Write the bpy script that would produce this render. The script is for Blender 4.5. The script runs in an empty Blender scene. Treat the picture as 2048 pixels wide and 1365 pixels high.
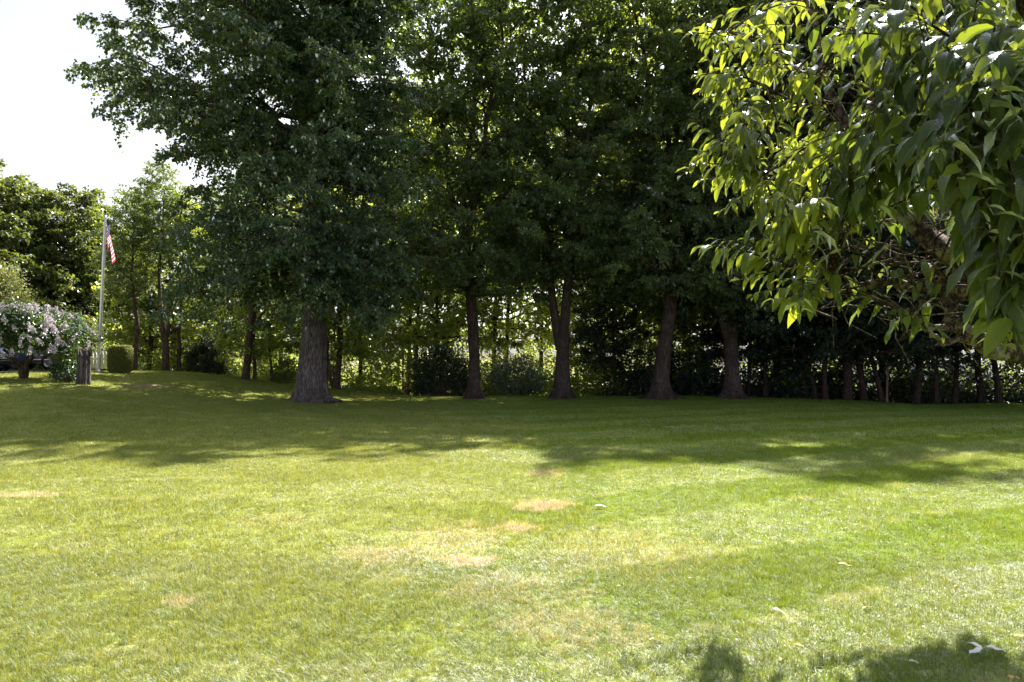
import bpy, math, random
import numpy as np
from mathutils import Vector, Matrix

# ------------------------------------------------------------------ camera, sky, sun, exposure
scene = bpy.context.scene
EYE = 1.6
HORIZ = 700.0            # row of the horizon in the 2048 x 1365 photograph
FPX = 1365.0             # focal length in photograph pixels
SUN_EL, SUN_AZ = math.radians(45.5), math.radians(28)   # azimuth from +Y towards +X

cam_d = bpy.data.cameras.new('camera')
cam_d.sensor_width = 36; cam_d.lens = 24.0; cam_d.clip_end = 2000; cam_d.clip_start = 0.05
cam = bpy.data.objects.new('camera', cam_d); scene.collection.objects.link(cam)
cam.location = (0, 0, EYE)
cam.rotation_euler = (math.radians(90) + math.atan((HORIZ - 682.5) / FPX), 0, 0)
scene.camera = cam
scene.render.resolution_x = 1024; scene.render.resolution_y = 682

world = bpy.data.worlds.new('World'); scene.world = world; world.use_nodes = True
wn = world.node_tree; wn.nodes.clear()
w_out = wn.nodes.new('ShaderNodeOutputWorld'); w_bg = wn.nodes.new('ShaderNodeBackground')
sky = wn.nodes.new('ShaderNodeTexSky'); sky.sky_type = 'NISHITA'; sky.sun_disc = False
sky.sun_elevation = SUN_EL; sky.sun_rotation = SUN_AZ
sky.air_density = 1.0; sky.dust_density = 3.0; sky.ozone_density = 1.0
# thin bright summer cloud veils most of the blue
w_bw = wn.nodes.new('ShaderNodeRGBToBW'); wn.links.new(sky.outputs[0], w_bw.inputs[0])
w_tint = wn.nodes.new('ShaderNodeVectorMath'); w_tint.operation = 'MULTIPLY'; w_tint.inputs[1].default_value = (0.97, 1.0, 1.06)
wn.links.new(w_bw.outputs[0], w_tint.inputs[0])
w_tc = wn.nodes.new('ShaderNodeTexCoord'); w_no = wn.nodes.new('ShaderNodeTexNoise'); w_no.inputs['Scale'].default_value = 2.2; w_no.inputs['Detail'].default_value = 5
wn.links.new(w_tc.outputs['Generated'], w_no.inputs['Vector'])
w_mr = wn.nodes.new('ShaderNodeMapRange'); w_mr.inputs[1].default_value = 0.35; w_mr.inputs[2].default_value = 0.6; w_mr.inputs[3].default_value = 0.7; w_mr.inputs[4].default_value = 0.95
wn.links.new(w_no.outputs[0], w_mr.inputs[0])
w_mix = wn.nodes.new('ShaderNodeMix'); w_mix.data_type = 'RGBA'
wn.links.new(w_mr.outputs[0], w_mix.inputs[0]); wn.links.new(sky.outputs[0], w_mix.inputs[6]); wn.links.new(w_tint.outputs[0], w_mix.inputs[7])
wn.links.new(w_mix.outputs[2], w_bg.inputs[0]); w_bg.inputs[1].default_value = 0.10
wn.links.new(w_bg.outputs[0], w_out.inputs[0])

sun_d = bpy.data.lights.new('sun', 'SUN'); sun_d.energy = 5.0; sun_d.angle = math.radians(0.5)
sun_d.color = (1.0, 0.93, 0.82)
sun = bpy.data.objects.new('sun', sun_d); scene.collection.objects.link(sun)
SV = Vector((math.cos(SUN_EL) * math.sin(SUN_AZ), math.cos(SUN_EL) * math.cos(SUN_AZ), math.sin(SUN_EL)))
sun.rotation_euler = SV.to_track_quat('Z', 'Y').to_euler()
sun.location = (20, 30, 40)

scene.view_settings.view_transform = 'Standard'; scene.view_settings.look = 'None'
scene.view_settings.exposure = 1.73; scene.view_settings.gamma = 1.0
scene.render.engine = 'CYCLES'
cy = scene.cycles
cy.max_bounces = 6; cy.diffuse_bounces = 4; cy.glossy_bounces = 2; cy.transmission_bounces = 2
cy.transparent_max_bounces = 4; cy.caustics_reflective = False; cy.caustics_refractive = False
cy.sample_clamp_indirect = 6.0
cy.use_denoising = True
try:
    cy.denoiser = 'OPENIMAGEDENOISE'
except Exception:
    pass

COL = scene.collection

# ------------------------------------------------------------------ helpers
def XZ(px, py, Y):
    """photograph pixel at depth Y -> world x, z"""
    return (px - 1024.0) / FPX * Y, EYE - (py - HORIZ) / FPX * Y

def P(px, py, Y):
    x, z = XZ(px, py, Y)
    return np.array((x, Y, z))

def sstep(a, b, x):
    t = np.clip((np.asarray(x, float) - a) / (b - a), 0, 1)
    return t * t * (3 - 2 * t)

def zg(x, y):
    """height of the ground"""
    x = np.asarray(x, float); y = np.asarray(y, float)
    z = -0.45 * sstep(6, 32, y)
    z = z + 1.15 * sstep(3, 17, -x) * sstep(8, 26, y)
    z = z - 0.35 * sstep(8, 20, x) * sstep(10, 28, y)
    z = z - np.clip((y - 29.5) * 0.13, 0, 2.1) * sstep(29, 33, y)
    z = z + 0.025 * np.sin(x * 0.9 + 1.3) * np.sin(y * 0.7) * sstep(4, 9, y)
    return z

def tag(o, label=None, cat=None, group=None, kind=None):
    if label: o['label'] = label
    if cat: o['category'] = cat
    if group: o['group'] = group
    if kind: o['kind'] = kind
    return o

def empty(name, loc, label, cat, group=None, rz=0.0):
    o = bpy.data.objects.new(name, None); COL.objects.link(o)
    o.location = loc; o.rotation_euler = (0, 0, rz); o.empty_display_size = 0.2
    return tag(o, label, cat, group)

class MB:
    """gathers vertices, faces, a material index per face and one float per vertex"""
    def __init__(self):
        self.V = []; self.Q = []; self.T = []; self.QM = []; self.TM = []; self.A = []; self.n = 0
        self.poly = []
    def add(self, v, quads=None, tris=None, mi=0, a=0.5):
        v = np.asarray(v, float).reshape(-1, 3)
        self.V.append(v)
        self.A.append(np.full(len(v), a) if np.isscalar(a) else np.asarray(a, float))
        if quads is not None and len(quads):
            q = np.asarray(quads, int).reshape(-1, 4) + self.n
            self.Q.append(q); self.QM.append(np.full(len(q), mi) if np.isscalar(mi) else mi)
        if tris is not None and len(tris):
            t = np.asarray(tris, int).reshape(-1, 3) + self.n
            self.T.append(t); self.TM.append(np.full(len(t), mi) if np.isscalar(mi) else mi)
        self.n += len(v)
    def mesh(self, name, mats, smooth=True):
        me = bpy.data.meshes.new(name)
        V = np.concatenate(self.V)
        Q = np.concatenate(self.Q) if self.Q else np.zeros((0, 4), int)
        T = np.concatenate(self.T) if self.T else np.zeros((0, 3), int)
        nq, nt = len(Q), len(T)
        me.vertices.add(len(V)); me.vertices.foreach_set('co', V.astype(np.float32).ravel())
        me.loops.add(nq * 4 + nt * 3)
        me.loops.foreach_set('vertex_index', np.concatenate([Q.ravel(), T.ravel()]).astype(np.int32))
        me.polygons.add(nq + nt)
        ls = np.concatenate([np.arange(nq) * 4, nq * 4 + np.arange(nt) * 3]).astype(np.int32)
        me.polygons.foreach_set('loop_start', ls)
        mi = np.concatenate((self.QM if self.QM else []) + (self.TM if self.TM else []) + [np.zeros(0, int)]).astype(np.int32)
        me.polygons.foreach_set('material_index', mi)
        me.polygons.foreach_set('use_smooth', np.full(nq + nt, smooth))
        at = me.attributes.new('lv', 'FLOAT', 'POINT')
        at.data.foreach_set('value', np.concatenate(self.A).astype(np.float32))
        for m in (mats if isinstance(mats, (list, tuple)) else [mats]):
            me.materials.append(m)
        me.update(calc_edges=True)
        return me
    def build(self, name, mats, parent=None, smooth=True, loc=None):
        o = bpy.data.objects.new(name, self.mesh(name, mats, smooth))
        COL.objects.link(o)
        if parent is not None: o.parent = parent
        if loc is not None: o.location = loc
        return o
    # shapes
    def box(self, c, s, mi=0, rz=0.0, taper=1.0):
        hx, hy, hz = s[0] / 2, s[1] / 2, s[2] / 2
        v = np.array([[sx * hx * (taper if sz > 0 else 1), sy * hy * (taper if sz > 0 else 1), sz * hz]
                      for sz in (-1, 1) for sy in (-1, 1) for sx in (-1, 1)])
        if rz:
            c_, s_ = math.cos(rz), math.sin(rz)
            v = v @ np.array([[c_, s_, 0], [-s_, c_, 0], [0, 0, 1]])
        self.add(v + np.asarray(c, float), [[0, 2, 3, 1], [4, 5, 7, 6], [0, 1, 5, 4], [2, 6, 7, 3], [0, 4, 6, 2], [1, 3, 7, 5]], mi=mi)
    def tube(self, pts, rad, sides=6, mi=0, cap=True, rough=0.0, rng=None, a=0.5):
        pts = np.asarray(pts, float); n = len(pts)
        rad = np.broadcast_to(np.asarray(rad, float), (n,))
        d = np.gradient(pts, axis=0); d /= np.linalg.norm(d, axis=1, keepdims=True) + 1e-9
        up = np.array((0, 0, 1.0)) if abs(d[0][2]) < 0.9 else np.array((0, 1.0, 0))
        u = np.cross(d[0], up); u /= np.linalg.norm(u)
        th = np.arange(sides) / sides * 2 * np.pi
        R = []
        for i in range(n):
            u = u - d[i] * np.dot(u, d[i]); u /= np.linalg.norm(u) + 1e-9
            w = np.cross(d[i], u)
            r = rad[i]
            if rough and rng is not None:
                r = r * (1 + rough * rng.uniform(-1, 1, sides))[:, None]
            R.append(pts[i] + r * (np.cos(th)[:, None] * u + np.sin(th)[:, None] * w))
        V = np.concatenate(R)
        q = []
        k = np.arange(sides); k2 = (k + 1) % sides
        for i in range(n - 1):
            q.append(np.stack([i * sides + k, i * sides + k2, (i + 1) * sides + k2, (i + 1) * sides + k], 1))
        tr = None
        if cap:
            V = np.concatenate([V, pts[-1:] + d[-1] * rad[-1] * 0.4])
            tr = np.stack([(n - 1) * sides + k, (n - 1) * sides + k2, np.full(sides, n * sides)], 1)
        self.add(V, np.concatenate(q), tr, mi=mi, a=a)
    def lathe(self, prof, sides=16, c=(0, 0, 0), mi=0, axis='z'):
        prof = np.asarray(prof, float); th = np.arange(sides) / sides * 2 * np.pi
        V = np.concatenate([np.stack([r * np.cos(th), r * np.sin(th), np.full(sides, z)], 1) for r, z in prof])
        if axis == 'y': V = V[:, [0, 2, 1]]
        k = np.arange(sides); k2 = (k + 1) % sides
        q = np.concatenate([np.stack([i * sides + k, i * sides + k2, (i + 1) * sides + k2, (i + 1) * sides + k], 1) for i in range(len(prof) - 1)])
        self.add(V + np.asarray(c, float), q, mi=mi)
    def leaves(self, p, t, n, L, W, rng, mi=0, a=None, fold=0.12, droop=0.12):
        """kite leaves: p (N,3) base, t direction, n normal"""
        t = t / (np.linalg.norm(t, axis=1, keepdims=True) + 1e-9)
        n = n - t * np.sum(n * t, 1, keepdims=True); n /= np.linalg.norm(n, axis=1, keepdims=True) + 1e-9
        b = np.cross(t, n)
        L = np.broadcast_to(L, (len(p),))[:, None]; W = np.broadcast_to(W, (len(p),))[:, None]
        v0 = p; v2 = p + t * L - n * L * droop
        m = p + t * L * 0.45
        v1 = m + b * W * 0.5 + n * W * fold; v3 = m - b * W * 0.5 + n * W * fold
        V = np.stack([v0, v1, v2, v3], 1).reshape(-1, 3)
        q = np.arange(len(p) * 4).reshape(-1, 4)
        if a is None: a = rng.random(len(p))
        self.add(V, q, mi=mi, a=np.repeat(a, 4))

def unit(v):
    return v / (np.linalg.norm(v, axis=-1, keepdims=True) + 1e-9)

# ------------------------------------------------------------------ materials
class NT:
    def __init__(self, name):
        self.m = bpy.data.materials.new(name); self.m.use_nodes = True
        self.t = self.m.node_tree; self.t.nodes.clear()
        self.out = self.t.nodes.new('ShaderNodeOutputMaterial')
    def new(self, typ, **kw):
        n = self.t.nodes.new(typ)
        for k, v in kw.items(): setattr(n, k, v)
        return n
    def lk(self, a, b): self.t.links.new(a, b)
    def setin(self, sock, v):
        if isinstance(v, bpy.types.NodeSocket): self.lk(v, sock)
        elif v is not None:
            if sock.type == 'RGBA' and len(v) == 3: v = (*v, 1)
            sock.default_value = v
    def math(self, op, a, b=None, c=None, clamp=False):
        n = self.new('ShaderNodeMath', operation=op, use_clamp=clamp)
        self.setin(n.inputs[0], a)
        if b is not None: self.setin(n.inputs[1], b)
        if c is not None: self.setin(n.inputs[2], c)
        return n.outputs[0]
    def vmath(self, op, a, b=None):
        n = self.new('ShaderNodeVectorMath', operation=op)
        self.setin(n.inputs[0], a)
        if b is not None: self.setin(n.inputs[1], b)
        return n.outputs['Value'] if op in ('LENGTH', 'DOT_PRODUCT') else n.outputs[0]
    def mix(self, f, a, b):
        n = self.new('ShaderNodeMix', data_type='RGBA')
        self.setin(n.inputs[0], f); self.setin(n.inputs[6], a); self.setin(n.inputs[7], b)
        return n.outputs[2]
    def noise(self, vec, scale, detail=2.0, rough=0.5):
        n = self.new('ShaderNodeTexNoise')
        if vec is not None: self.lk(vec, n.inputs['Vector'])
        n.inputs['Scale'].default_value = scale; n.inputs['Detail'].default_value = detail
        n.inputs['Roughness'].default_value = rough
        return n.outputs[0]
    def ramp(self, x, a, b, lo=0.0, hi=1.0):
        n = self.new('ShaderNodeMapRange', interpolation_type='SMOOTHSTEP')
        self.setin(n.inputs[0], x); n.inputs[1].default_value = a; n.inputs[2].default_value = b
        n.inputs[3].default_value = lo; n.inputs[4].default_value = hi
        return n.outputs[0]
    def attr(self, name):
        n = self.new('ShaderNodeAttribute', attribute_name=name); return n.outputs['Fac']
    def pos(self): return self.new('ShaderNodeNewGeometry').outputs['Position']
    def obj(self): return self.new('ShaderNodeTexCoord').outputs['Object']
    def scaled(self, v, s):
        n = self.new('ShaderNodeMapping'); self.lk(v, n.inputs[0]); n.inputs['Scale'].default_value = s
        return n.outputs[0]
    def finish(self, s): self.lk(s, self.out.inputs['Surface']); return self.m
    def bsdf(self, color, rough=0.7, spec=0.3, metal=0.0, bump=None, bs=0.4, bd=0.02):
        b = self.new('ShaderNodeBsdfPrincipled')
        self.setin(b.inputs['Base Color'], color); self.setin(b.inputs['Roughness'], rough)
        b.inputs['Specular IOR Level'].default_value = spec; b.inputs['Metallic'].default_value = metal
        if bump is not None:
            n = self.new('ShaderNodeBump'); n.inputs['Strength'].default_value = bs; n.inputs['Distance'].default_value = bd
            self.lk(bump, n.inputs['Height']); self.lk(n.outputs[0], b.inputs['Normal'])
        return b.outputs[0]

def leaf_mat(name, ca, cb, ta, tb, gloss=0.06, rough=0.38, trans=0.45, cc=None, tip=0.0):
    """thin leaf: diffuse + translucent + a waxy reflection; colour varies leaf by leaf"""
    n = NT(name)
    lv = n.attr('lv')
    big = n.noise(n.obj(), 0.55, 1.0)
    f = n.math('ADD', n.math('MULTIPLY', lv, 0.65), n.math('MULTIPLY', n.ramp(big, 0.35, 0.65), 0.35))
    dc = n.mix(f, ca, cb); tc = n.mix(f, ta, tb)
    if cc is not None:
        k = n.ramp(lv, 0.975, 0.985); dc = n.mix(k, dc, cc); tc = n.mix(k, tc, cc)
    d = n.new('ShaderNodeBsdfDiffuse'); n.setin(d.inputs[0], dc)
    t = n.new('ShaderNodeBsdfTranslucent'); n.setin(t.inputs[0], tc)
    m = n.new('ShaderNodeMixShader'); m.inputs[0].default_value = trans
    n.lk(d.outputs[0], m.inputs[1]); n.lk(t.outputs[0], m.inputs[2])
    g = n.new('ShaderNodeBsdfGlossy'); g.inputs['Roughness'].default_value = rough
    g.inputs[0].default_value = (0.9, 0.95, 1.0, 1)
    fr = n.new('ShaderNodeFresnel'); fr.inputs[0].default_value = 1.4
    gf = n.math('MULTIPLY', fr.outputs[0], gloss / 0.075, clamp=True)
    m2 = n.new('ShaderNodeMixShader'); n.lk(gf, m2.inputs[0])
    n.lk(m.outputs[0], m2.inputs[1]); n.lk(g.outputs[0], m2.inputs[2])
    return n.finish(m2.outputs[0])

def bark_mat(name, a, b, scale=(14, 14, 2.2), bd=0.03, lichen=None):
    n = NT(name); o = n.obj()
    s = n.scaled(o, scale)
    r = n.noise(s, 1.0, 5.0, 0.65); l = n.noise(o, 1.3, 3.0)
    ridge = n.math('ABSOLUTE', n.math('SUBTRACT', n.noise(n.scaled(o, (scale[0] * .55, scale[1] * .55, scale[2] * .5)), 1.0, 4.0, 0.6), 0.5))
    c = n.mix(n.ramp(r, 0.35, 0.62), a, b)
    c = n.mix(n.ramp(ridge, 0.045, 0.005, 0.0, 0.8), c, tuple(x * 0.25 for x in a))
    r = n.math('ADD', r, n.ramp(ridge, 0.0, 0.06, 0.0, 0.6))
    c = n.mix(n.math('MULTIPLY', n.ramp(l, 0.4, 0.7), 0.5), c, tuple(x * 0.55 for x in a))
    if lichen is not None:
        k = n.ramp(n.noise(o, 7.0, 5.0, 0.6), 0.52, 0.6)
        c = n.mix(k, c, lichen)
    return n.finish(n.bsdf(c, 0.9, 0.15, bump=r, bs=0.9, bd=bd))

def plain_mat(name, c, rough=0.6, spec=0.4, metal=0.0, var=0.15):
    n = NT(name); r = n.noise(n.obj(), 6.0, 4.0)
    k = n.mix(n.ramp(r, 0.3, 0.7), tuple(x * (1 - var) for x in c), tuple(min(1, x * (1 + var)) for x in c))
    return n.finish(n.bsdf(k, rough, spec, metal, bump=r, bs=0.1, bd=0.005))

# patches of dry or bare turf, photograph pixels (cx, cy, half width, half height, strength)
DRY = [(1085, 1010, 60, 11, 0.9), (1030, 1054, 45, 9, 0.9), (930, 1120, 50, 12, 0.9), (1085, 945, 45, 10, 0.6), (900, 1080, 110, 40, 0.4),
       (740, 1110, 80, 26, 0.4), (1130, 1250, 150, 50, 0.4), (1040, 1180, 150, 35, 0.35), (370, 1205, 40, 10, 0.6),
       (60, 988, 70, 6, 0.7), (1250, 1100, 180, 50, 0.25), (150, 1090, 60, 14, 0.2), (560, 1040, 80, 14, 0.2), (300, 1300, 120, 30, 0.2)]
DIRT = [(1085, 1012, 38, 8), (1028, 1055, 26, 6), (925, 1118, 22, 6), (300, 772, 42, 5), (1095, 948, 18, 5), (945, 1122, 30, 4), (1325, 797, 40, 3), (1125, 796, 42, 3), (950, 797, 30, 3), (625, 808, 50, 4), (1462, 796, 34, 3)]

def ground_xy(px, py):
    Y = 1.6 * FPX / (py - HORIZ)
    for _ in range(12):
        X = (px - 1024) / FPX * Y
        Y = 0.5 * Y + 0.5 * (EYE - float(zg(X, Y))) * FPX / (py - HORIZ)
    return (px - 1024) / FPX * Y, Y

def turf_colours(n, blade):
    """colour of the turf at a place in the world; the same for soil level thatch and blades"""
    p = n.pos()
    sep = n.new('ShaderNodeSeparateXYZ'); n.lk(p, sep.inputs[0])
    X, Y = sep.outputs[0], sep.outputs[1]
    flat = n.new('ShaderNodeCombineXYZ'); n.lk(X, flat.inputs[0]); n.lk(Y, flat.inputs[1])
    fp = flat.outputs[0]
    n1 = n.noise(fp, 0.35, 3.0, 0.55); n2 = n.noise(fp, 1.7, 4.0, 0.6); n3 = n.noise(fp, 9.0, 3.0, 0.6)
    wob = n.noise(fp, 0.8, 2.0)
    def mask(items):
        tot = None
        for it in items:
            cx, cy, hw, hh = it[:4]; st = it[4] if len(it) > 4 else 1.0
            x, y = ground_xy(cx, cy); y2 = ground_xy(cx, cy + hh)[1]; y1 = ground_xy(cx, max(cy - hh, 792))[1]
            rx = hw / FPX * y; ry = max(abs(y1 - y2) / 2, 0.06)
            dx = n.math('DIVIDE', n.math('SUBTRACT', X, x), rx); dy = n.math('DIVIDE', n.math('SUBTRACT', Y, y), ry)
            d = n.math('ADD', n.math('MULTIPLY', dx, dx), n.math('MULTIPLY', dy, dy))
            d = n.math('ADD', d, n.math('MULTIPLY', n.math('SUBTRACT', n3, 0.5), 4.5))
            d = n.math('ADD', d, n.math('MULTIPLY', n.math('SUBTRACT', n2, 0.5), 4.0))
            m = n.ramp(d, 1.5, 0.2, 0.0, st)
            tot = m if tot is None else n.math('MAXIMUM', tot, m)
        return tot
    dry = n.math('MULTIPLY', mask(DRY), 0.95); dirt = mask(DIRT)
    # mowing bands: along X on the left, turning away to the right
    bend = n.math('MULTIPLY', n.math('MAXIMUM', n.math('ADD', X, -0.2), 0.0), 0.47)
    v = n.math('SUBTRACT', Y, bend)
    v = n.math('ADD', v, n.math('MULTIPLY', wob, 0.5))
    s = n.math('SINE', n.math('MULTIPLY', v, 2 * math.pi / 2.5))
    band = n.math('MULTIPLY', n.ramp(s, -0.35, 0.35), n.ramp(n.math('ADD', X, n.math('MULTIPLY', n1, 6.0)), -1.0, 4.0, 0.15, 1.0))
    band = n.math('MULTIPLY', band, n.ramp(Y, 14.0, 24.0, 1.0, 0.6))
    streak = n.ramp(n.math('ABSOLUTE', s), 0.28, 0.02)        # turf laid flat along each wheel track
    streak = n.math('MULTIPLY', streak, n.ramp(n2, 0.42, 0.62))
    lush = (0.158, 0.238, 0.011); mid = (0.245, 0.278, 0.046); pale = (0.385, 0.40, 0.150); straw = (0.56, 0.45, 0.28); soil = (0.23, 0.165, 0.12)
    side = n.ramp(X, -3.5, 3.0)                                 # drier on the left, lush on the right
    g = n.mix(n.ramp(n.math('ADD', n.math('MULTIPLY', n1, 0.6), n.math('MULTIPLY', side, 0.35)), 0.32, 0.68), mid, lush)
    pl = n.math('ADD', n.math('MULTIPLY', n.ramp(n2, 0.45, 0.72), n.ramp(side, 0, 1, 0.75, 0.30)), n.math('MULTIPLY', n.ramp(n3, 0.55, 0.8), 0.3))
    pl = n.math('ADD', pl, n.math('MULTIPLY', streak, 0.85))
    pl = n.math('ADD', n.math('MULTIPLY', pl, 0.85), n.math('MULTIPLY', band, 0.32), clamp=True)
    return g, pl, dry, dirt, band, dict(pale=pale, straw=straw, soil=soil), n3

def mat_ground():
    n = NT('turf_soil')
    g, pl, dry, dirt, band, c, n3 = turf_colours(n, False)
    far = n.noise(n.pos(), 30.0, 4.0, 0.7)
    col = n.mix(n.math('MULTIPLY', pl, 0.7), g, c['pale'])
    col = n.mix(dry, col, c['straw'])
    col = n.mix(n.ramp(far, 0.3, 0.7, 0.0, 0.7), col, (0.07, 0.08, 0.03))
    col = n.mix(dirt, col, c['soil'])
    sep = n.new('ShaderNodeSeparateXYZ'); n.lk(n.pos(), sep.inputs[0])
    wood = n.ramp(sep.outputs[1], 29.5, 31.5)                     # leaf litter under the wood
    lit = n.mix(n.ramp(far, 0.4, 0.6), (0.07, 0.05, 0.03), (0.12, 0.13, 0.04))
    col = n.mix(wood, col, lit)
    return n.finish(n.bsdf(col, 0.95, 0.1, bump=far, bs=0.8, bd=0.03))

def mat_grass():
    n = NT('grass_blade')
    g, pl, dry, dirt, band, c, n3 = turf_colours(n, True)
    lv = n.attr('lv')                                             # blade by blade
    palef = n.ramp(n.math('ADD', n.math('MULTIPLY', lv, 0.6), n.math('MULTIPLY', pl, 0.65)), 0.45, 1.05)
    col = n.mix(palef, g, c['pale'])
    df = n.ramp(n.math('ADD', n.math('MULTIPLY', n.math('FRACT', n.math('MULTIPLY', lv, 7.31)), 0.7), dry), 0.66, 0.9)
    col = n.mix(df, col, c['straw'])
    ob = n.math('GREATER_THAN', n.math('FRACT', n.math('MULTIPLY', lv, 3.7)), 0.93)
    col = n.mix(n.math('MULTIPLY', ob, 0.6), col, (0.38, 0.25, 0.10))
    shade_ = n.ramp(n.math('FRACT', n.math('MULTIPLY', lv, 13.7)), 0, 1, 0.62, 1.12)
    col = n.vmath('MULTIPLY', col, n.vmath('ADD', n.vmath('MULTIPLY', (1, 1, 1), shade_), (0, 0, 0)))
    d = n.new('ShaderNodeBsdfDiffuse'); n.setin(d.inputs[0], n.vmath('MULTIPLY', col, (0.66, 0.92, 1.35)))
    tcol = n.vmath('MULTIPLY', col, (1.62, 1.46, 0.75))
    t = n.new('ShaderNodeBsdfTranslucent'); n.setin(t.inputs[0], tcol)
    m = n.new('ShaderNodeMixShader'); m.inputs[0].default_value = 0.5
    n.lk(d.outputs[0], m.inputs[1]); n.lk(t.outputs[0], m.inputs[2])
    gl = n.new('ShaderNodeBsdfGlossy'); gl.inputs['Roughness'].default_value = 0.6
    fr = n.new('ShaderNodeFresnel'); fr.inputs[0].default_value = 1.35
    m2 = n.new('ShaderNodeMixShader'); n.lk(n.math('MULTIPLY', fr.outputs[0], n.ramp(band, 0, 1, 0.14, 0.26)), m2.inputs[0])
    n.lk(m.outputs[0], m2.inputs[1]); n.lk(gl.outputs[0], m2.inputs[2])
    return n.finish(m2.outputs[0])

M = {}
M['ground'] = mat_ground(); M['grass'] = mat_grass()
M['oak_leaf'] = leaf_mat('oak_leaf', (0.028, 0.060, 0.034), (0.064, 0.120, 0.060), (0.14, 0.22, 0.02), (0.30, 0.42, 0.04), 0.055, 0.40, 0.40)
M['maple_leaf'] = leaf_mat('maple_leaf', (0.027, 0.048, 0.032), (0.058, 0.090, 0.050), (0.22, 0.33, 0.02), (0.60, 0.72, 0.06), 0.04, 0.45, 0.48, (0.16, 0.07, 0.03))
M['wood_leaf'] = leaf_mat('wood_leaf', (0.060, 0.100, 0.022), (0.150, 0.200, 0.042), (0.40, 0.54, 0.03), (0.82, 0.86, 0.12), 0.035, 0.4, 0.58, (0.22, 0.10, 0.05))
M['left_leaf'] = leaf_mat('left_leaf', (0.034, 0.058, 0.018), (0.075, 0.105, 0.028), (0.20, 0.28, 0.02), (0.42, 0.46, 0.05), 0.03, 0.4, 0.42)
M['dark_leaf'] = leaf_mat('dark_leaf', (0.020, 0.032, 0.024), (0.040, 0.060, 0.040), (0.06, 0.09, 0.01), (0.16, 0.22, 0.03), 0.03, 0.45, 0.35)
M['box_leaf'] = leaf_mat('box_leaf', (0.14, 0.17, 0.035), (0.26, 0.28, 0.08), (0.30, 0.36, 0.06), (0.50, 0.50, 0.12), 0.05, 0.35, 0.45)
M['hyd_leaf'] = leaf_mat('hydrangea_leaf', (0.024, 0.055, 0.020), (0.050, 0.100, 0.034), (0.10, 0.20, 0.02), (0.22, 0.34, 0.04), 0.05, 0.35, 0.35)
M['flower'] = leaf_mat('flower_petal', (0.52, 0.47, 0.52), (0.74, 0.70, 0.75), (0.4, 0.34, 0.38), (0.55, 0.48, 0.52), 0.02, 0.6, 0.35)
M['red_leaf'] = leaf_mat('red_leaf', (0.30, 0.05, 0.02), (0.45, 0.12, 0.03), (0.5, 0.1, 0.03), (0.6, 0.2, 0.04), 0.03, 0.5, 0.4)
M['oak_bark'] = bark_mat('oak_bark', (0.105, 0.085, 0.088), (0.225, 0.19, 0.195), (34, 34, 5.5), 0.03)
M['maple_bark'] = bark_mat('maple_bark', (0.055, 0.038, 0.037), (0.130, 0.095, 0.092), (32, 32, 6), 0.025)
M['wood_bark'] = bark_mat('wood_bark', (0.065, 0.042, 0.032), (0.150, 0.105, 0.080), (30, 30, 6), 0.02)
M['dark_bark'] = bark_mat('dark_bark', (0.035, 0.024, 0.022), (0.085, 0.060, 0.055), (30, 30, 6), 0.02)
M['twig_bark'] = bark_mat('twig_bark', (0.14, 0.10, 0.09), (0.28, 0.21, 0.18), (30, 30, 8), 0.01)
M['stump_wood'] = bark_mat('stump_wood', (0.075, 0.062, 0.068), (0.23, 0.20, 0.205), (60, 60, 5.0), 0.04)
M['peach_bark'] = bark_mat('peach_bark', (0.055, 0.034, 0.034), (0.19, 0.135, 0.125), (34, 34, 26), 0.03, lichen=(0.24, 0.23, 0.17))

# ------------------------------------------------------------------ ground, driveway, far pavement
def build_ground():
    xs = np.concatenate([-np.geomspace(300, 30, 14), np.linspace(-28, 34, 150), np.geomspace(36, 300, 14)])
    ys = np.concatenate([-np.geomspace(60, 4, 8), np.linspace(-3, 48, 150), np.geomspace(50, 600, 20)])
    XX, YY = np.meshgrid(xs, ys)
    mb = MB(); nx, ny = len(xs), len(ys)
    V = np.stack([XX, YY, zg(XX, YY)], -1).reshape(-1, 3)
    i = np.arange(ny - 1)[:, None] * nx + np.arange(nx - 1)[None]
    q = np.stack([i, i + 1, i + nx + 1, i + nx], -1).reshape(-1, 4)
    mb.add(V, q)
    return tag(mb.build('ground', M['ground']), kind='structure')
build_ground()

def sheet(name, poly_xy, lift, mat, nx=24, ny=10):
    """a quadrilateral sheet lying on the ground"""
    a, b, c, d = [np.array(p, float) for p in poly_xy]
    u = np.linspace(0, 1, nx)[None, :, None]; v = np.linspace(0, 1, ny)[:, None, None]
    p = (a * (1 - u) + b * u) * (1 - v) + (d * (1 - u) + c * u) * v
    z = zg(p[..., 0], p[..., 1]) + lift
    i = np.arange(ny - 1)[:, None] * nx + np.arange(nx - 1)[None]
    q = np.stack([i, i + 1, i + nx + 1, i + nx], -1).reshape(-1, 4)
    mb = MB(); mb.add(np.concatenate([p, z[..., None]], -1).reshape(-1, 3), q)
    return tag(mb.build(name, mat), kind='structure')

M['drive'] = plain_mat('pale_asphalt', (0.28, 0.27, 0.31), 0.9, 0.2)
M['pave'] = plain_mat('concrete_paving', (0.34, 0.33, 0.37), 0.9, 0.2)
sheet('driveway', [(-40, 23.6), (-17.4, 24.3), (-18.0, 29.2), (-40, 30.5)], 0.035, M['drive'])
sheet('parking_lot', [(7, 47), (62, 44), (95, 76), (14, 78)], 0.04, M['pave'])

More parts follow.
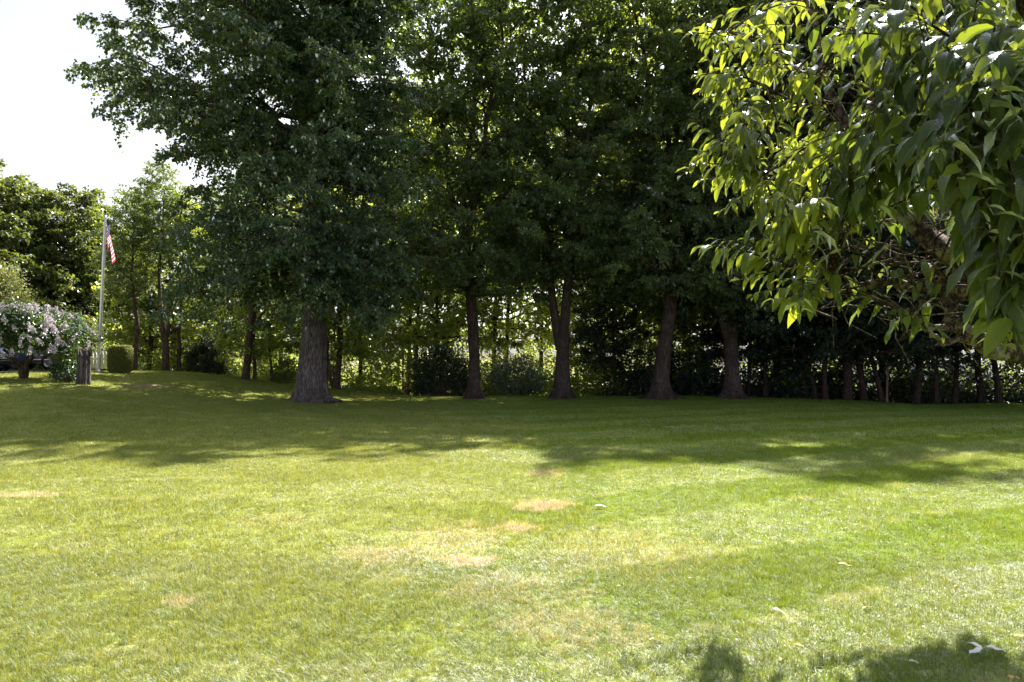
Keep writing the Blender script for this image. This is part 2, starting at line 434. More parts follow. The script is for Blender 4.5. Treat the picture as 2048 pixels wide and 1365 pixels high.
# ------------------------------------------------------------------ grass: patches of blades set over the lawn by geometry nodes
def blade_patch(mb, rng, count, radius, h, w, segs, tuft=10):
    nt = max(1, count // tuft); k = rng.integers(0, nt, count)       # blades grow in tufts that lean and yellow together
    tr = radius * np.sqrt(rng.random(nt)); tth = rng.random(nt) * 2 * np.pi
    spread = radius / math.sqrt(nt) * 0.75
    bx = (tr * np.cos(tth))[k] + rng.normal(0, spread, count); by = (tr * np.sin(tth))[k] + rng.normal(0, spread, count)
    base = np.stack([bx, by, np.full(count, -0.012)], 1)
    az = (rng.random(nt) * 2 * np.pi)[k] + rng.normal(0, 0.7, count)
    lean = np.clip(rng.uniform(0.1, 1.25, nt)[k] + rng.normal(0, .28, count), 0.02, 1.6)
    H = h * rng.uniform(0.6, 1.15, count) * rng.uniform(0.65, 1.3, nt)[k]; W = w * rng.uniform(0.6, 1.3, count)
    hd = np.stack([np.cos(az), np.sin(az), np.zeros(count)], 1)
    fa = az + np.pi / 2 + rng.normal(0, .8, count)
    side = np.stack([np.cos(fa), np.sin(fa), np.zeros(count)], 1)
    up = np.array((0, 0, 1.0))
    lv = np.clip(rng.random(nt)[k] * 0.6 + rng.random(count) * 0.4, 0, 1)
    rows = []
    for s in range(segs + 1):
        t = s / segs
        ang = lean * t * 1.2
        c = base + up * (H * t * np.cos(ang * 0.8))[:, None] + hd * (H * t * np.sin(ang))[:, None]
        if s < segs:
            ww = W * (1 - 0.55 * t)
            rows.append(c - side * (ww / 2)[:, None]); rows.append(c + side * (ww / 2)[:, None])
        else:
            rows.append(c)
    k = len(rows); V = np.stack(rows, 1).reshape(-1, 3)
    o = np.arange(count)[:, None] * k
    q = [np.concatenate([o + 2 * s, o + 2 * s + 1, o + 2 * s + 3, o + 2 * s + 2], 1) for s in range(segs - 1)]
    t3 = np.concatenate([o + 2 * (segs - 1), o + 2 * (segs - 1) + 1, o + 2 * segs], 1)
    mb.add(V, np.concatenate(q) if q else None, t3, a=np.repeat(lv, k))

def grass_field(name, label, seed, y0, y1, spacing, count, radius, h, w, segs, xpad=0.6):
    rng = np.random.default_rng(seed)
    mb = MB(); blade_patch(mb, rng, count, radius, h, w, segs)
    nb = mb.n
    xs, ys = [], []
    for y in np.arange(y0, y1, spacing):
        xm = 0.80 * (y + spacing) + xpad
        for x in np.arange(-xm, xm, spacing):
            xs.append(x + rng.uniform(-.4, .4) * spacing); ys.append(y + rng.uniform(-.4, .4) * spacing)
    xs = np.array(xs); ys = np.array(ys)
    keep = ~((xs < -17.3) & (ys > 23.2) & (ys < 30.6))
    for (cx, cy, hw, hh) in DIRT:                                  # thin out on bare soil
        x, y = ground_xy(cx, cy); rx = hw / FPX * y; ry = max(hh * y * y / (1.6 * FPX), 0.05)
        d = ((xs - x) / rx) ** 2 + ((ys - y) / ry) ** 2
        keep &= ~((d < 0.8) & (rng.random(len(xs)) < 0.7))
    xs, ys = xs[keep], ys[keep]
    zs = zg(xs, ys); e = 0.15
    sx = (zg(xs + e, ys) - zg(xs - e, ys)) / (2 * e); sy = (zg(xs, ys + e) - zg(xs, ys - e)) / (2 * e)
    n = len(xs)
    spin = rng.random(n) * 2 * np.pi
    rot = np.zeros((n, 3))
    for i in range(n):
        nv = Vector((-sx[i], -sy[i], 1)).normalized()
        q = nv.to_track_quat('Z', 'Y').to_matrix() @ Matrix.Rotation(spin[i], 3, 'Z')
        rot[i] = q.to_euler()
    hs = 0.85 + 0.45 * (0.5 + 0.5 * np.sin(xs * 1.7 + 2 * np.sin(ys * 1.1))) * rng.uniform(0.6, 1.1, n)
    mb.add(np.stack([xs, ys, zs], 1), a=hs)
    me = mb.mesh(name, M['grass'])
    isb = np.zeros(nb + n, bool); isb[:nb] = True
    me.attributes.new('is_blade', 'BOOLEAN', 'POINT').data.foreach_set('value', isb)
    R = np.zeros((nb + n, 3), np.float32); R[nb:] = rot
    me.attributes.new('rot', 'FLOAT_VECTOR', 'POINT').data.foreach_set('vector', R.ravel())
    o = bpy.data.objects.new(name, me); COL.objects.link(o)
    ng = bpy.data.node_groups.new(name + '_scatter', 'GeometryNodeTree')
    ng.interface.new_socket('Geometry', in_out='INPUT', socket_type='NodeSocketGeometry')
    ng.interface.new_socket('Geometry', in_out='OUTPUT', socket_type='NodeSocketGeometry')
    N = ng.nodes.new
    gi, go = N('NodeGroupInput'), N('NodeGroupOutput')
    at = N('GeometryNodeInputNamedAttribute'); at.data_type = 'BOOLEAN'; at.inputs[0].default_value = 'is_blade'
    ar = N('GeometryNodeInputNamedAttribute'); ar.data_type = 'FLOAT_VECTOR'; ar.inputs[0].default_value = 'rot'
    ah = N('GeometryNodeInputNamedAttribute'); ah.data_type = 'FLOAT'; ah.inputs[0].default_value = 'lv'
    cx = N('ShaderNodeCombineXYZ'); cx.inputs[0].default_value = 1; cx.inputs[1].default_value = 1
    se = N('GeometryNodeSeparateGeometry'); se.domain = 'POINT'
    ip = N('GeometryNodeInstanceOnPoints')
    L = ng.links.new
    L(gi.outputs[0], se.inputs[0]); L([s for s in at.outputs if s.enabled][0], se.inputs[1])
    L(se.outputs[1], ip.inputs['Points']); L(se.outputs[0], ip.inputs['Instance'])
    L([s for s in ar.outputs if s.enabled][0], ip.inputs['Rotation'])
    L([s for s in ah.outputs if s.enabled][0], cx.inputs[2]); L(cx.outputs[0], ip.inputs['Scale'])
    L(ip.outputs[0], go.inputs[0])
    md = o.modifiers.new('scatter', 'NODES'); md.node_group = ng
    return tag(o, label, 'grass', kind='stuff')

grass_field('grass', 'short sunlit lawn grass nearest the camera', 1, 2.0, 5.2, 0.24, 2100, 0.26, 0.050, 0.0021, 3)
grass_field('grass', 'mown lawn grass across the middle of the lawn', 2, 5.1, 11.5, 0.48, 2400, 0.50, 0.050, 0.0034, 2)
grass_field('grass', 'shaded lawn grass reaching to the tree trunks', 3, 11.2, 30.5, 1.1, 2600, 1.15, 0.055, 0.009, 1)

# ------------------------------------------------------------------ trees
def trunk(mb, pts, rad, sides=18, flare=0.0, fh=0.4, lobes=5, rng=None, rough=0.03):
    """main stem: rings along pts, with root flare in lobes at the foot"""
    pts = np.asarray(pts, float); rad = np.asarray(rad, float)
    zz = pts[:, 2]
    zr = np.concatenate([np.linspace(-0.25, 0.9, 12), np.linspace(1.1, zz[-1], max(4, int(zz[-1] * 1.6)))])
    cx = np.interp(zr, zz, pts[:, 0]); cy = np.interp(zr, zz, pts[:, 1]); r = np.interp(zr, zz, rad)
    cx[12:] += np.cumsum(rng.normal(0, 0.012, len(zr) - 12)); cy[12:] += np.cumsum(rng.normal(0, 0.02, len(zr) - 12))
    th = np.arange(sides) / sides * 2 * np.pi; ph = rng.random() * 6.28
    lob = 0.5 + 0.5 * np.cos(lobes * th + ph) + 0.35 * np.cos((lobes + 3) * th + ph * 2.3)
    R = []
    wob = rng.normal(0, rough, sides)
    for i, z in enumerate(zr):
        f = flare * math.exp(-max(z + 0.1, 0) / fh)
        wob = wob * 0.8 + rng.normal(0, rough * 0.6, sides)
        rr = r[i] * (1 + wob + rng.normal(0, rough * 0.5, sides)) + f * (0.25 + 1.0 * lob)
        R.append(np.stack([cx[i] + rr * np.cos(th), cy[i] + rr * np.sin(th), np.full(sides, z)], 1))
    k = np.arange(sides); k2 = (k + 1) % sides
    q = np.concatenate([np.stack([i * sides + k, i * sides + k2, (i + 1) * sides + k2, (i + 1) * sides + k], 1) for i in range(len(zr) - 1)])
    mb.add(np.concatenate(R), q)
    if flare > 0.15:                                              # roots running out over the soil
        for _ in range(9):
            a_ = rng.uniform(0, 6.28); l_ = r[0] + flare * rng.uniform(.9, 2.0); c_, s_ = math.cos(a_), math.sin(a_); w_ = rng.normal(0, .12, 2)
            mb.tube([(c_ * r[0] * .5, s_ * r[0] * .5, .16), (c_ * (r[0] + flare * .45), s_ * (r[0] + flare * .45), .05), (c_ * l_ * .8 + w_[0], s_ * l_ * .8 + w_[0], .005), (c_ * l_ + w_[1], s_ * l_ + w_[0], -.05)], [.11, .075, .045, .02], 7, rough=.12, rng=rng)
    return zr, cx, cy, r

def crown(rng, br, lf, axis, z0, z1, env, limbs, per, leaves, cr, leaf, flat=0.35, droop=0.25, rise=(0.0, 0.8), gap=0.0, side=None):
    """limbs, twigs and leaf sprays. axis(z)->x,y of the stem; env(az,u)->reach"""
    C, D, Rr = [], [], []
    rmean = np.mean([env(a_, u_) for a_ in np.arange(0, 6.2, .5) for u_ in np.arange(.05, 1, .1)])
    for i in range(limbs):
        u = (i + rng.random()) / limbs
        az = i * 2.39996 + rng.normal(0, 0.25)
        ze = z0 + (z1 - z0) * u
        L = env(az, u) * rng.uniform(0.72, 1.06)
        zs = max(ze - L * (rise[0] + (rise[1] - rise[0]) * u) - 0.1, z0 * 0.75)
        x0, y0 = axis(zs)
        e = np.array((x0 + L * math.cos(az), y0 + L * math.sin(az), ze)); s = np.array((x0, y0, zs))
        t = np.linspace(0, 1, 6)[:, None]
        mid = (s + e) / 2 + np.array((0, 0, 0.12 * L))
        pts = (1 - t) ** 2 * s + 2 * t * (1 - t) * mid + t ** 2 * e
        pts[1:-1] += rng.normal(0, 0.055 * L, (4, 3)) * (1, 1, .7)
        br.tube(pts, np.linspace(0.010 + 0.012 * L, 0.008, 6), 5, cap=False)
        pn = max(3, int(round(per * min(1.6, 0.35 + 0.65 * L / rmean))))
        for j in range(pn):
            tt = 0.22 + 0.78 * ((j + rng.random()) / pn)
            if rng.random() < gap: continue
            p = s * (1 - tt) ** 2 + 2 * tt * (1 - tt) * mid + tt * tt * e
            lat = rng.normal(0, 0.17 * L * (1.15 - 0.5 * tt))
            o = np.array((-math.sin(az) * lat, math.cos(az) * lat, rng.normal(0, 0.06 * L)))
            c = p + o
            C.append(c); D.append((math.cos(az) + rng.normal(0, .5), math.sin(az) + rng.normal(0, .5), 0)); Rr.append(cr * rng.uniform(0.65, 1.3))
            if j % 2 == 0:
                br.tube([p - o * 0.15, p + o * 0.5 + (0, 0, 0.05), c], (0.016, 0.011, 0.006), 3, cap=False)
    C = np.array(C); D = unit(np.array(D, float)); Rr = np.array(Rr)
    n, K = len(C), 7
    per_t = max(2, leaves // K)
    tw = unit(D[:, None] * 0.6 + rng.normal(0, 1, (n, K, 3)) * (1, 1, flat))         # twig directions
    s = rng.random((n, K, per_t)) ** 0.6
    p = C[:, None, None] + tw[:, :, None] * (s * Rr[:, None, None])[..., None]
    p = p + rng.normal(0, 0.07, p.shape) * (Rr[:, None, None, None])
    p[..., 2] -= droop * (s ** 2) * Rr[:, None, None]
    t = tw[:, :, None] * 0.8 + rng.normal(0, 0.75, p.shape); t[..., 2] -= 0.35 + droop
    nn = rng.normal(0, 0.55, p.shape); nn[..., 2] += 1.0
    p = p.reshape(-1, 3); t = t.reshape(-1, 3); nn = nn.reshape(-1, 3)
    m = len(p)
    tone = np.clip(np.repeat(rng.random(n), K * per_t) * 0.5 + rng.random(m) * 0.5, 0, 0.96)
    tone[rng.random(m) < 0.004] = 0.99
    Ls = leaf * rng.uniform(0.6, 1.2, m)
    lf.leaves(p, t, nn, Ls, Ls * 0.72, rng, a=tone)

def stem_pts(spec, Y, base):
    """[(px, py, width px)] -> local stem points and radii"""
    pts, rad = [], []
    for px, py, w in spec:
        x, z = XZ(px, py, Y); pts.append((x - base[0], 0, z - base[2])); rad.append(w / 2 / FPX * Y)
    return np.array(pts), np.array(rad)

def shade_tree(name, label, group, foot, Y, spec, top, flare, crown_args, leafm, barkm, seed, forks=(), cat='tree', sides=18, fh=0.4, lobes=5, leaders=(), leader_leaves=150):
    rng = np.random.default_rng(seed)
    x = (foot - 1024) / FPX * Y; z = float(zg(x, Y)); base = (x, Y, z)
    root = empty(name, base, label, cat, group)
    pts, rad = stem_pts(spec, Y, base)
    pts = np.concatenate([[(0, 0, -0.3)], pts, [(pts[-1][0] + top[0], top[1], top[2])]]); rad = np.concatenate([[rad[0] * 1.05], rad, [0.03]])
    tb = MB(); trunk(tb, pts, rad, sides, flare, fh, lobes, rng)
    for fk in forks:
        fp, fr = stem_pts(fk['spec'], Y, base)
        fp[:, 1] += np.linspace(0, fk.get('dy', 0), len(fp))
        tb.tube(np.concatenate([fp, [np.array(fk['end'])]]), np.concatenate([fr, [0.03]]), 10, rough=0.04, rng=rng)
    tb.build('trunk', barkm, root)
    axis = lambda zz: (np.interp(zz, pts[:, 2], pts[:, 0]), np.interp(zz, pts[:, 2], pts[:, 1]))
    br, lf = MB(), MB()
    for (lx, ly, lz, zf, rl, nl, zlow) in leaders:                # ascending leaders with their own boughs
        t_ = np.linspace(0, 1, 9); x0, y0 = axis(zf)
        lpx = x0 + lx * t_ ** 0.8 + np.concatenate([[0], rng.normal(0, .12, 8)]); lpy = y0 + ly * t_ ** 0.8 + np.concatenate([[0], rng.normal(0, .12, 8)]); lpz = zf + (lz - zf) * t_
        r0 = float(np.interp(zf, pts[:, 2], rad)) * 0.75
        tb2 = MB(); tb2.tube(np.stack([lpx, lpy, lpz], 1), np.linspace(r0, 0.03, 9), 9, rough=.05, rng=rng); tb2.build('leader', barkm, root)
        crown(rng, br, lf, (lambda zz, a=lpz, b=lpx, c=lpy: (np.interp(zz, a, b), np.interp(zz, a, c))), zlow, lz + .8, round_env(rl, 0.9, .7), nl, 8, leader_leaves, 0.66, 0.155, gap=0.11, rise=(0.2, 1.2))
    for ca in (crown_args if isinstance(crown_args, list) else [crown_args]):
        crown(rng, br, lf, ca.pop('axis', axis), **ca)
    br.build('branches', barkm, root)
    lf.build('crown', leafm, root)
    return root

def lerp(u, k): return float(np.interp(u, *zip(*k)))

# the big oak
def oak_env(az, u):
    z = 2.9 + (18.5 - 2.9) * u
    left = lerp(z, [(2.5, 4.4), (3.2, 5.2), (5, 5.3), (6.6, 5.0), (8.3, 5.3), (9.0, 6.6), (10, 7.5), (13.4, 7.7), (16, 7.4), (19, 2.5)])
    right = lerp(z, [(2.5, 2.6), (3.2, 3.4), (5, 3.8), (8, 3.6), (13, 3.8), (16, 4.0), (19, 2.0)])
    dep = lerp(z, [(2.5, 3.0), (5, 4.2), (12, 4.6), (19, 2.0)])
    c, s = math.cos(az), math.sin(az)
    hx = left if c < 0 else right
    return 1.0 / math.sqrt((c / hx) ** 2 + (s / dep) ** 2)
shade_tree('oak_tree', 'huge oak with thick pale grey trunk flaring into roots and dense drooping crown', None, 624, 23.0,
           [(624, 795, 56), (625, 740, 54), (626, 690, 49), (627, 640, 43), (628, 560, 40), (631, 400, 34), (636, 250, 28), (642, 120, 22), (648, 0, 18)],
           (0.2, 0.4, 18.3), 0.42,
           [dict(z0=3.3, z1=18.7, env=oak_env, limbs=80, per=11, leaves=196, cr=0.66, leaf=0.135, rise=(-0.12, 0.7), droop=0.3, gap=0.08),
            dict(z0=7.5, z1=17.5, env=lambda az, u: oak_env(az, .30 + .64 * u) * (1.0 if math.cos(az) < -.2 else .5), limbs=52, per=14, leaves=200, cr=0.70, leaf=0.135, rise=(0.0, 0.5), droop=0.3),
            dict(z0=2.7, z1=5.4, env=lambda az, u: oak_env(az, 0.03 + u * 0.12) * 1.0, limbs=18, per=10, leaves=190, cr=0.6, leaf=0.135, rise=(-0.3, 0.0), droop=0.45, gap=0.1)],
           M['oak_leaf'], M['oak_bark'], 11, sides=48, fh=0.30, lobes=7,
           forks=[dict(spec=[(630, 420, 16), (622, 330, 15), (606, 200, 13), (592, 100, 11)], end=(-1.6, -0.6, 14.5))])

def round_env(r, skirt=1.0, wide=0.72):
    def f(az, u):
        return r * (skirt + (1 - skirt) * min(u / 0.25, 1)) * math.sqrt(max(0.08, 1 - max(0, (u - wide) / (1 - wide)) ** 2)) * (1 + 0.12 * math.sin(3 * az + 5 * u))
    return f

row = 'maples standing in a row along the lawn edge'
shade_tree('maple_tree', 'straight slender maple, first in the row right of the big oak', row, 950, 28.0,
           [(950, 790, 23), (949, 740, 20), (947, 690, 21), (944, 640, 22), (940, 560, 18), (932, 450, 13)], (-0.2, 0.3, 9), 0.24,
           [dict(z0=4.3, z1=8.5, env=round_env(4.2, 0.9, .95), limbs=30, per=9, leaves=150, cr=0.66, leaf=0.15, gap=0.08, rise=(0.0,0.6))],
           M['maple_leaf'], M['maple_bark'], 21, leaders=[(-2.2, .3, 18.5, 5.5, 3.0, 26, 7.5), (1.9, -.8, 19.5, 6.5, 3.0, 26, 8), (.2, 2.0, 20.5, 6.0, 2.8, 24, 8)])
shade_tree('maple_tree', 'tall maple whose trunk splits into two upright stems at mid height', row, 1125, 28.4,
           [(1125, 790, 30), (1125, 740, 27), (1127, 700, 25), (1131, 650, 20), (1136, 580, 17), (1142, 470, 12)], (0, 0.4, 9.5), 0.36,
           [dict(z0=5.3, z1=9.5, env=round_env(4.0, 0.8, .95), limbs=26, per=9, leaves=150, cr=0.66, leaf=0.15, gap=0.16, rise=(0.1,0.7))],
           M['maple_leaf'], M['maple_bark'], 22, leaders=[(-2.4, -.5, 17.5, 6.3, 2.9, 24, 8), (1.6, -.6, 20.5, 6.3, 2.8, 27, 8.5), (0.2, 1.6, 20, 6.3, 2.8, 24, 9)],
           forks=[dict(spec=[(1119, 700, 17), (1112, 650, 17), (1102, 580, 15), (1096, 480, 12), (1080, 380, 9)], end=(-1.6, -.5, 9), dy=-.3),
                  dict(spec=[(1136, 600, 9), (1148, 540, 9), (1158, 470, 7)], end=(1.6, .5, 9), dy=.2)])
shade_tree('maple_tree', 'thick leaning maple with a broad spread of roots, trunk bent to the right', row, 1323, 28.0,
           [(1322, 790, 36), (1323, 750, 30), (1326, 710, 30), (1334, 660, 27), (1342, 610, 26), (1350, 520, 20), (1352, 440, 14)], (0, .3, 9), 0.5,
           [dict(z0=4.3, z1=8.5, env=round_env(4.4, 0.95, .95), limbs=32, per=9, leaves=150, cr=0.66, leaf=0.15, gap=0.06, rise=(0.0,0.6))],
           M['maple_leaf'], M['maple_bark'], 23, fh=0.32, leaders=[(-1.9, -.6, 17.5, 6, 2.9, 26, 7.5), (1.8, .2, 18.0, 6, 3.0, 26, 7.5), (0, 2.2, 18.5, 6.5, 2.9, 22, 8)])
shade_tree('maple_tree', 'dark maple forking into a wide V under its crown, right end of the row', row, 1466, 28.6,
           [(1466, 790, 30), (1463, 740, 26), (1460, 700, 27), (1462, 660, 26), (1474, 610, 19), (1488, 540, 14)], (0.3, .3, 9), 0.34,
           [dict(z0=3.5, z1=8.5, env=round_env(4.6, 0.95, .95), limbs=32, per=9, leaves=150, cr=0.66, leaf=0.15, gap=0.06, rise=(0.0,0.6))],
           M['maple_leaf'], M['maple_bark'], 24, leaders=[(-1.8, -1.2, 19.5, 5.5, 3.1, 28, 7.5), (2.2, 0, 20.5, 5.5, 3.1, 28, 7.5), (0.3, 2.2, 20, 6, 2.9, 22, 8)],
           forks=[dict(spec=[(1456, 680, 17), (1444, 640, 14), (1436, 600, 12), (1425, 540, 9)], end=(-1.8, -.4, 8))])

# trees at the right with low dark crowns; three crown meshes shared between them
def proto_crown(seed, z0, z1, r, limbs, per, leaves, cr, leaf, gap=0.05, **kw):
    rng = np.random.default_rng(seed); br, lf = MB(), MB()
    crown(rng, br, lf, lambda z: (0.0, 0.0), z0, z1, round_env(r, 0.95, 0.5), limbs, per, leaves, cr, leaf, gap=gap, **kw)
    return br, lf

def proto_meshes(seed, mats, **kw):
    br, lf = proto_crown(seed, **kw)
    return br.mesh('branches', M['wood_bark'], True), lf.mesh('crown', mats, True)

def quick_tree(name, label, group, foot, Y, spec, height, meshes, barkm, seed, sc=1.0, flare=0.12, sides=12, lift=0.0, rz=None, cat='tree', forks=()):
    rng = np.random.default_rng(seed)
    x = (foot - 1024) / FPX * Y; z = float(zg(x, Y)); base = (x, Y, z)
    root = empty(name, base, label, cat, group)
    pts, rad = stem_pts(spec, Y, base)
    top = height if pts[-1][2] < height - 0.5 else pts[-1][2] + 1
    pts = np.concatenate([[(0, 0, -0.3)], pts, [(pts[-1][0] + .1, 0.1, top)]]); rad = np.concatenate([[rad[0]], rad, [0.02]])
    o_ = np.argsort(pts[:, 2]); pts, rad = pts[o_], rad[o_]
    tb = MB(); trunk(tb, pts, rad, sides, flare, 0.25, 4, rng, 0.04)
    for fk in forks:
        fp, fr = stem_pts(fk, Y, base)
        tb.tube(fp, fr, 7, rough=0.05, rng=rng)
    tb.build('trunk', barkm, root)
    if meshes is not None:
        cxp = float(np.interp(height * 0.5, pts[:, 2], pts[:, 0]))
        for me, nm in zip(meshes, ('branches', 'crown')):
            o = bpy.data.objects.new(nm, me); COL.objects.link(o); o.parent = root
            o.location = (cxp, 0, lift); o.rotation_euler = (0, 0, rng.random() * 6.28 if rz is None else rz); o.scale = (sc, sc, sc)
    return root

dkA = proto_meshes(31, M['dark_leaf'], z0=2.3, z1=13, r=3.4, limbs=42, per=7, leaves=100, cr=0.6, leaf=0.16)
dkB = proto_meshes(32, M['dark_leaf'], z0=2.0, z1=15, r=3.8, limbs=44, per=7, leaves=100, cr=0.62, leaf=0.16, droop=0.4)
wdA = proto_meshes(33, M['wood_leaf'], z0=3.0, z1=15, r=3.6, limbs=44, per=8, leaves=90, cr=0.7, leaf=0.18, gap=0.28)
wdC = proto_meshes(37, M['maple_leaf'], z0=3.0, z1=15, r=3.8, limbs=52, per=8, leaves=110, cr=0.72, leaf=0.17, gap=0.08, rise=(0.1, 1.0))
wdB = proto_meshes(34, M['wood_leaf'], z0=1.4, z1=9, r=2.6, limbs=30, per=6, leaves=80, cr=0.6, leaf=0.17, gap=0.12)
lfA = proto_meshes(35, M['left_leaf'], z0=0.8, z1=13, r=4.6, limbs=76, per=10, leaves=105, cr=0.72, leaf=0.19)
lfB = proto_meshes(36, M['left_leaf'], z0=0.6, z1=11, r=4.0, limbs=70, per=10, leaves=105, cr=0.68, leaf=0.18)

rr = 'dark trees crowded along the right edge of the lawn'
right_row = [
    # foot px, depth, width, top px offset, mesh, scale, label
    (1495, 31.5, 9, 4, dkA, .9, 'thin dark tree close behind the forked maple'),
    (1529, 31.0, 10, -2, dkB, 1.30, 'narrow dark tree standing just right of the forked maple'),
    (1556, 33.0, 7, 2, dkA, .85, 'very slim dark tree before the bright wall glimpsed through leaves'),
    (1632, 30.5, 11, -22, dkB, .95, 'dark tree leaning left at its top beside a straight dark trunk'),
    (1650, 30.0, 12, 2, dkA, 1.35, 'straight dark tree touching the left-leaning one'),
    (1694, 30.0, 20, -4, dkB, 1.66, 'thickest brown trunk among the crowded dark trees on the right'),
    (1728, 30.2, 14, -8, dkA, .95, 'reddish brown trunk next to the thickest one on the right'),
    (1763, 29.8, 11, -18, dkB, .9, 'dark tree slanting strongly left behind a thin grey sapling'),
    (1832, 29.8, 14, 4, dkA, 1.8, 'dark tree with spreading foot in front of the pale pavement'),
    (1872, 30.0, 11, 1, dkB, .95, 'straight dark tree right of the pale pavement gap'),
    (1908, 30.4, 11, 3, dkA, .95, 'straight dark tree below the thick lichened peach limb'),
    (1962, 30.8, 14, -2, dkB, 1.50, 'stout dark tree below the hanging big peach leaves'),
    (1996, 30.0, 13, -10, dkA, 1.0, 'dark tree leaning left near the right edge of the photo'),
    (2062, 30.0, 12, 4, dkB, 1.60, 'dark tree at the far right edge of the photo'),
]
for k, (fx, Y, w, dx, ms, sc, lab) in enumerate(right_row):
    wv = 5 * math.sin(k * 2.7); dx = dx * 1.5
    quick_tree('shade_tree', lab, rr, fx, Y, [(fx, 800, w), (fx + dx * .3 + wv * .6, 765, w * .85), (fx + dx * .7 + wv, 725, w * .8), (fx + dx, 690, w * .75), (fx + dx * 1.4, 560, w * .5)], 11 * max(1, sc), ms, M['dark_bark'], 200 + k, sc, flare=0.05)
quick_tree('sapling', 'thin straight grey sapling between dark trunks on the right', rr, 1772, 29.7, [(1773, 800, 4.5), (1774, 740, 4), (1774, 700, 3)], 4.0, None, M['twig_bark'], 230, flare=0.02)
# tall trees standing outside the frame on the right: they cast the shade on the lawn there
for k, (X, Y, ms, s, lab) in enumerate([(26.5, 27, dkB, 1.6, 'tall tree beyond the right edge, behind the peach tree'), (13.2, 34, wdC, 1.6, 'tallest dark tree rising behind the right row'),
                                        (32, 29, dkB, 1.3, 'dark tree standing outside the right edge of the view'), (38, 32, dkA, 1.5, 'tree far outside the right edge of the view'), (34, 40, wdC, 1.4, 'leafy tree far behind the right end of the row'),
                                        (8.2, 36, wdA, 1.5, 'tall dark tree rising behind the forked maple'), (19, 35, wdC, 1.6, 'tall broad dark tree behind the right row end')]):
    fx = 1024 + X / Y * FPX
    quick_tree('shade_tree', lab, 'tall trees behind the right row', fx, Y, [(fx, 790, 14), (fx, 600, 12), (fx, 400, 9)], 15 * s, ms, M['dark_bark'], 240 + k, s)

# slim trees on the left slope
ls = 'slim trees on the slope left of the oak'
def left_tree(fx, Y, spec, h, ms, sc, lab, seed, **kw):
    quick_tree('slope_tree', lab, ls, fx, Y, spec, h, ms, M['wood_bark'], seed, sc, flare=0.06, **kw)
left_tree(273, 30, [(272, 752, 10), (270, 700, 9), (276, 670, 9), (272, 630, 8), (262, 560, 6)], 7.6, wdC, .38, 'slim tree with wavy bare trunk beside the clipped boxwood', 51, lift=2.3)
left_tree(297, 33, [(297, 752, 9), (302, 690, 9), (303, 620, 8)], 7, wdB, .85, 'dark trunk half hidden between the wavy tree and the forked tree', 52)
left_tree(332, 30, [(331, 760, 14), (332, 700, 13), (330, 676, 15), (323, 640, 8), (318, 560, 6)], 8.0, wdC, .34, 'grey tree forking low into two stems on the slope', 53, lift=4.2,
          forks=[[(333, 680, 8), (338, 650, 8), (342, 632, 5), (345, 600, 4)]])
left_tree(358, 30.5, [(358, 765, 7), (359, 710, 7), (363, 690, 6), (358, 660, 6), (362, 640, 5)], 7.2, wdB, .30, 'crooked thin tree right of the forked tree', 54, lift=5.4, forks=[[(362, 648, 4), (352, 660, 4), (340, 668, 3)]])
left_tree(490, 29.5, [(489, 776, 15), (494, 730, 14), (500, 680, 15), (505, 640, 15), (510, 560, 12)], 9, wdC, .42, 'sturdy brown tree leaning right, left of the oak trunk', 55, lift=2.9, forks=[[(505, 660, 8), (522, 630, 6), (540, 610, 5)]])
left_tree(510, 31, [(511, 780, 7), (510, 730, 6), (508, 690, 4)], 5.5, wdB, .7, 'thin pale trunk just right of the sturdy leaning tree', 56)
left_tree(547, 31, [(548, 785, 6), (543, 740, 5), (538, 690, 4)], 3.4, None, 1, 'broken bare thin trunk between the leaning tree and the oak', 57)
left_tree(655, 32, [(648, 790, 12), (652, 720, 12), (656, 640, 10)], 9, wdA, .75, 'dark tree half hidden behind the right side of the oak trunk', 58)
left_tree(673, 30, [(672, 795, 13), (676, 750, 12), (680, 700, 11), (678, 620, 9)], 8, wdB, 1.1, 'reddish brown tree standing right of the oak trunk', 59, forks=[[(674, 700, 5), (668, 680, 4), (671, 640, 3)]])
left_tree(1229, 33, [(1231, 790, 9), (1229, 720, 8), (1227, 640, 6)], 9, dkA, .75, 'dark straight tree between the two-stemmed and the leaning maple', 60)
left_tree(1378, 34, [(1378, 790, 6), (1380, 740, 5)], 5, wdB, .8, 'thin dark tree between the leaning maple and the forked maple', 61)
left_tree(1210, 37, [(1210, 790, 5), (1209, 740, 5)], 6, wdB, 1.0, 'faint thin trunk deeper in the wood right of the two-stemmed maple', 62)

# big leafy trees on the far left
fl = 'leafy trees far left behind the flagpole'
for k, (fx, Y, ms, s, lab) in enumerate([
        (-60, 46, lfA, 1.25, 'tallest leafy tree at the left edge of the photo'),
        (40, 46, lfB, 1.32, 'broad leafy tree rising behind the flowering hydrangea tree'),
        (150, 48, lfA, 1.12, 'leafy tree directly left of the flag'),
        (228, 50, lfB, 1.05, 'bright topped leafy tree directly right of the flag'),
        (-220, 44, lfB, 1.6, 'tall leafy tree beyond the left edge')]):
    quick_tree('leafy_tree', lab, fl, fx, Y, [(fx, 740, 20), (fx, 640, 14)], 10 * s, ms, M['wood_bark'], 300 + k, s)
rng0 = np.random.default_rng(5)
shade_tree('wood_tree', 'loose dark tree with thin crown against the sky left of the oak', None, 345, 34.0,
           [(350, 760, 12), (348, 640, 12), (340, 520, 9)], (-0.3, 0, 9.3), 0.06,
           [dict(z0=3.0, z1=10.0, env=round_env(3.3, 0.8, 0.6), limbs=36, per=6, leaves=110, cr=0.5, leaf=0.15, gap=0.2)], M['maple_leaf'], M['wood_bark'], 71)

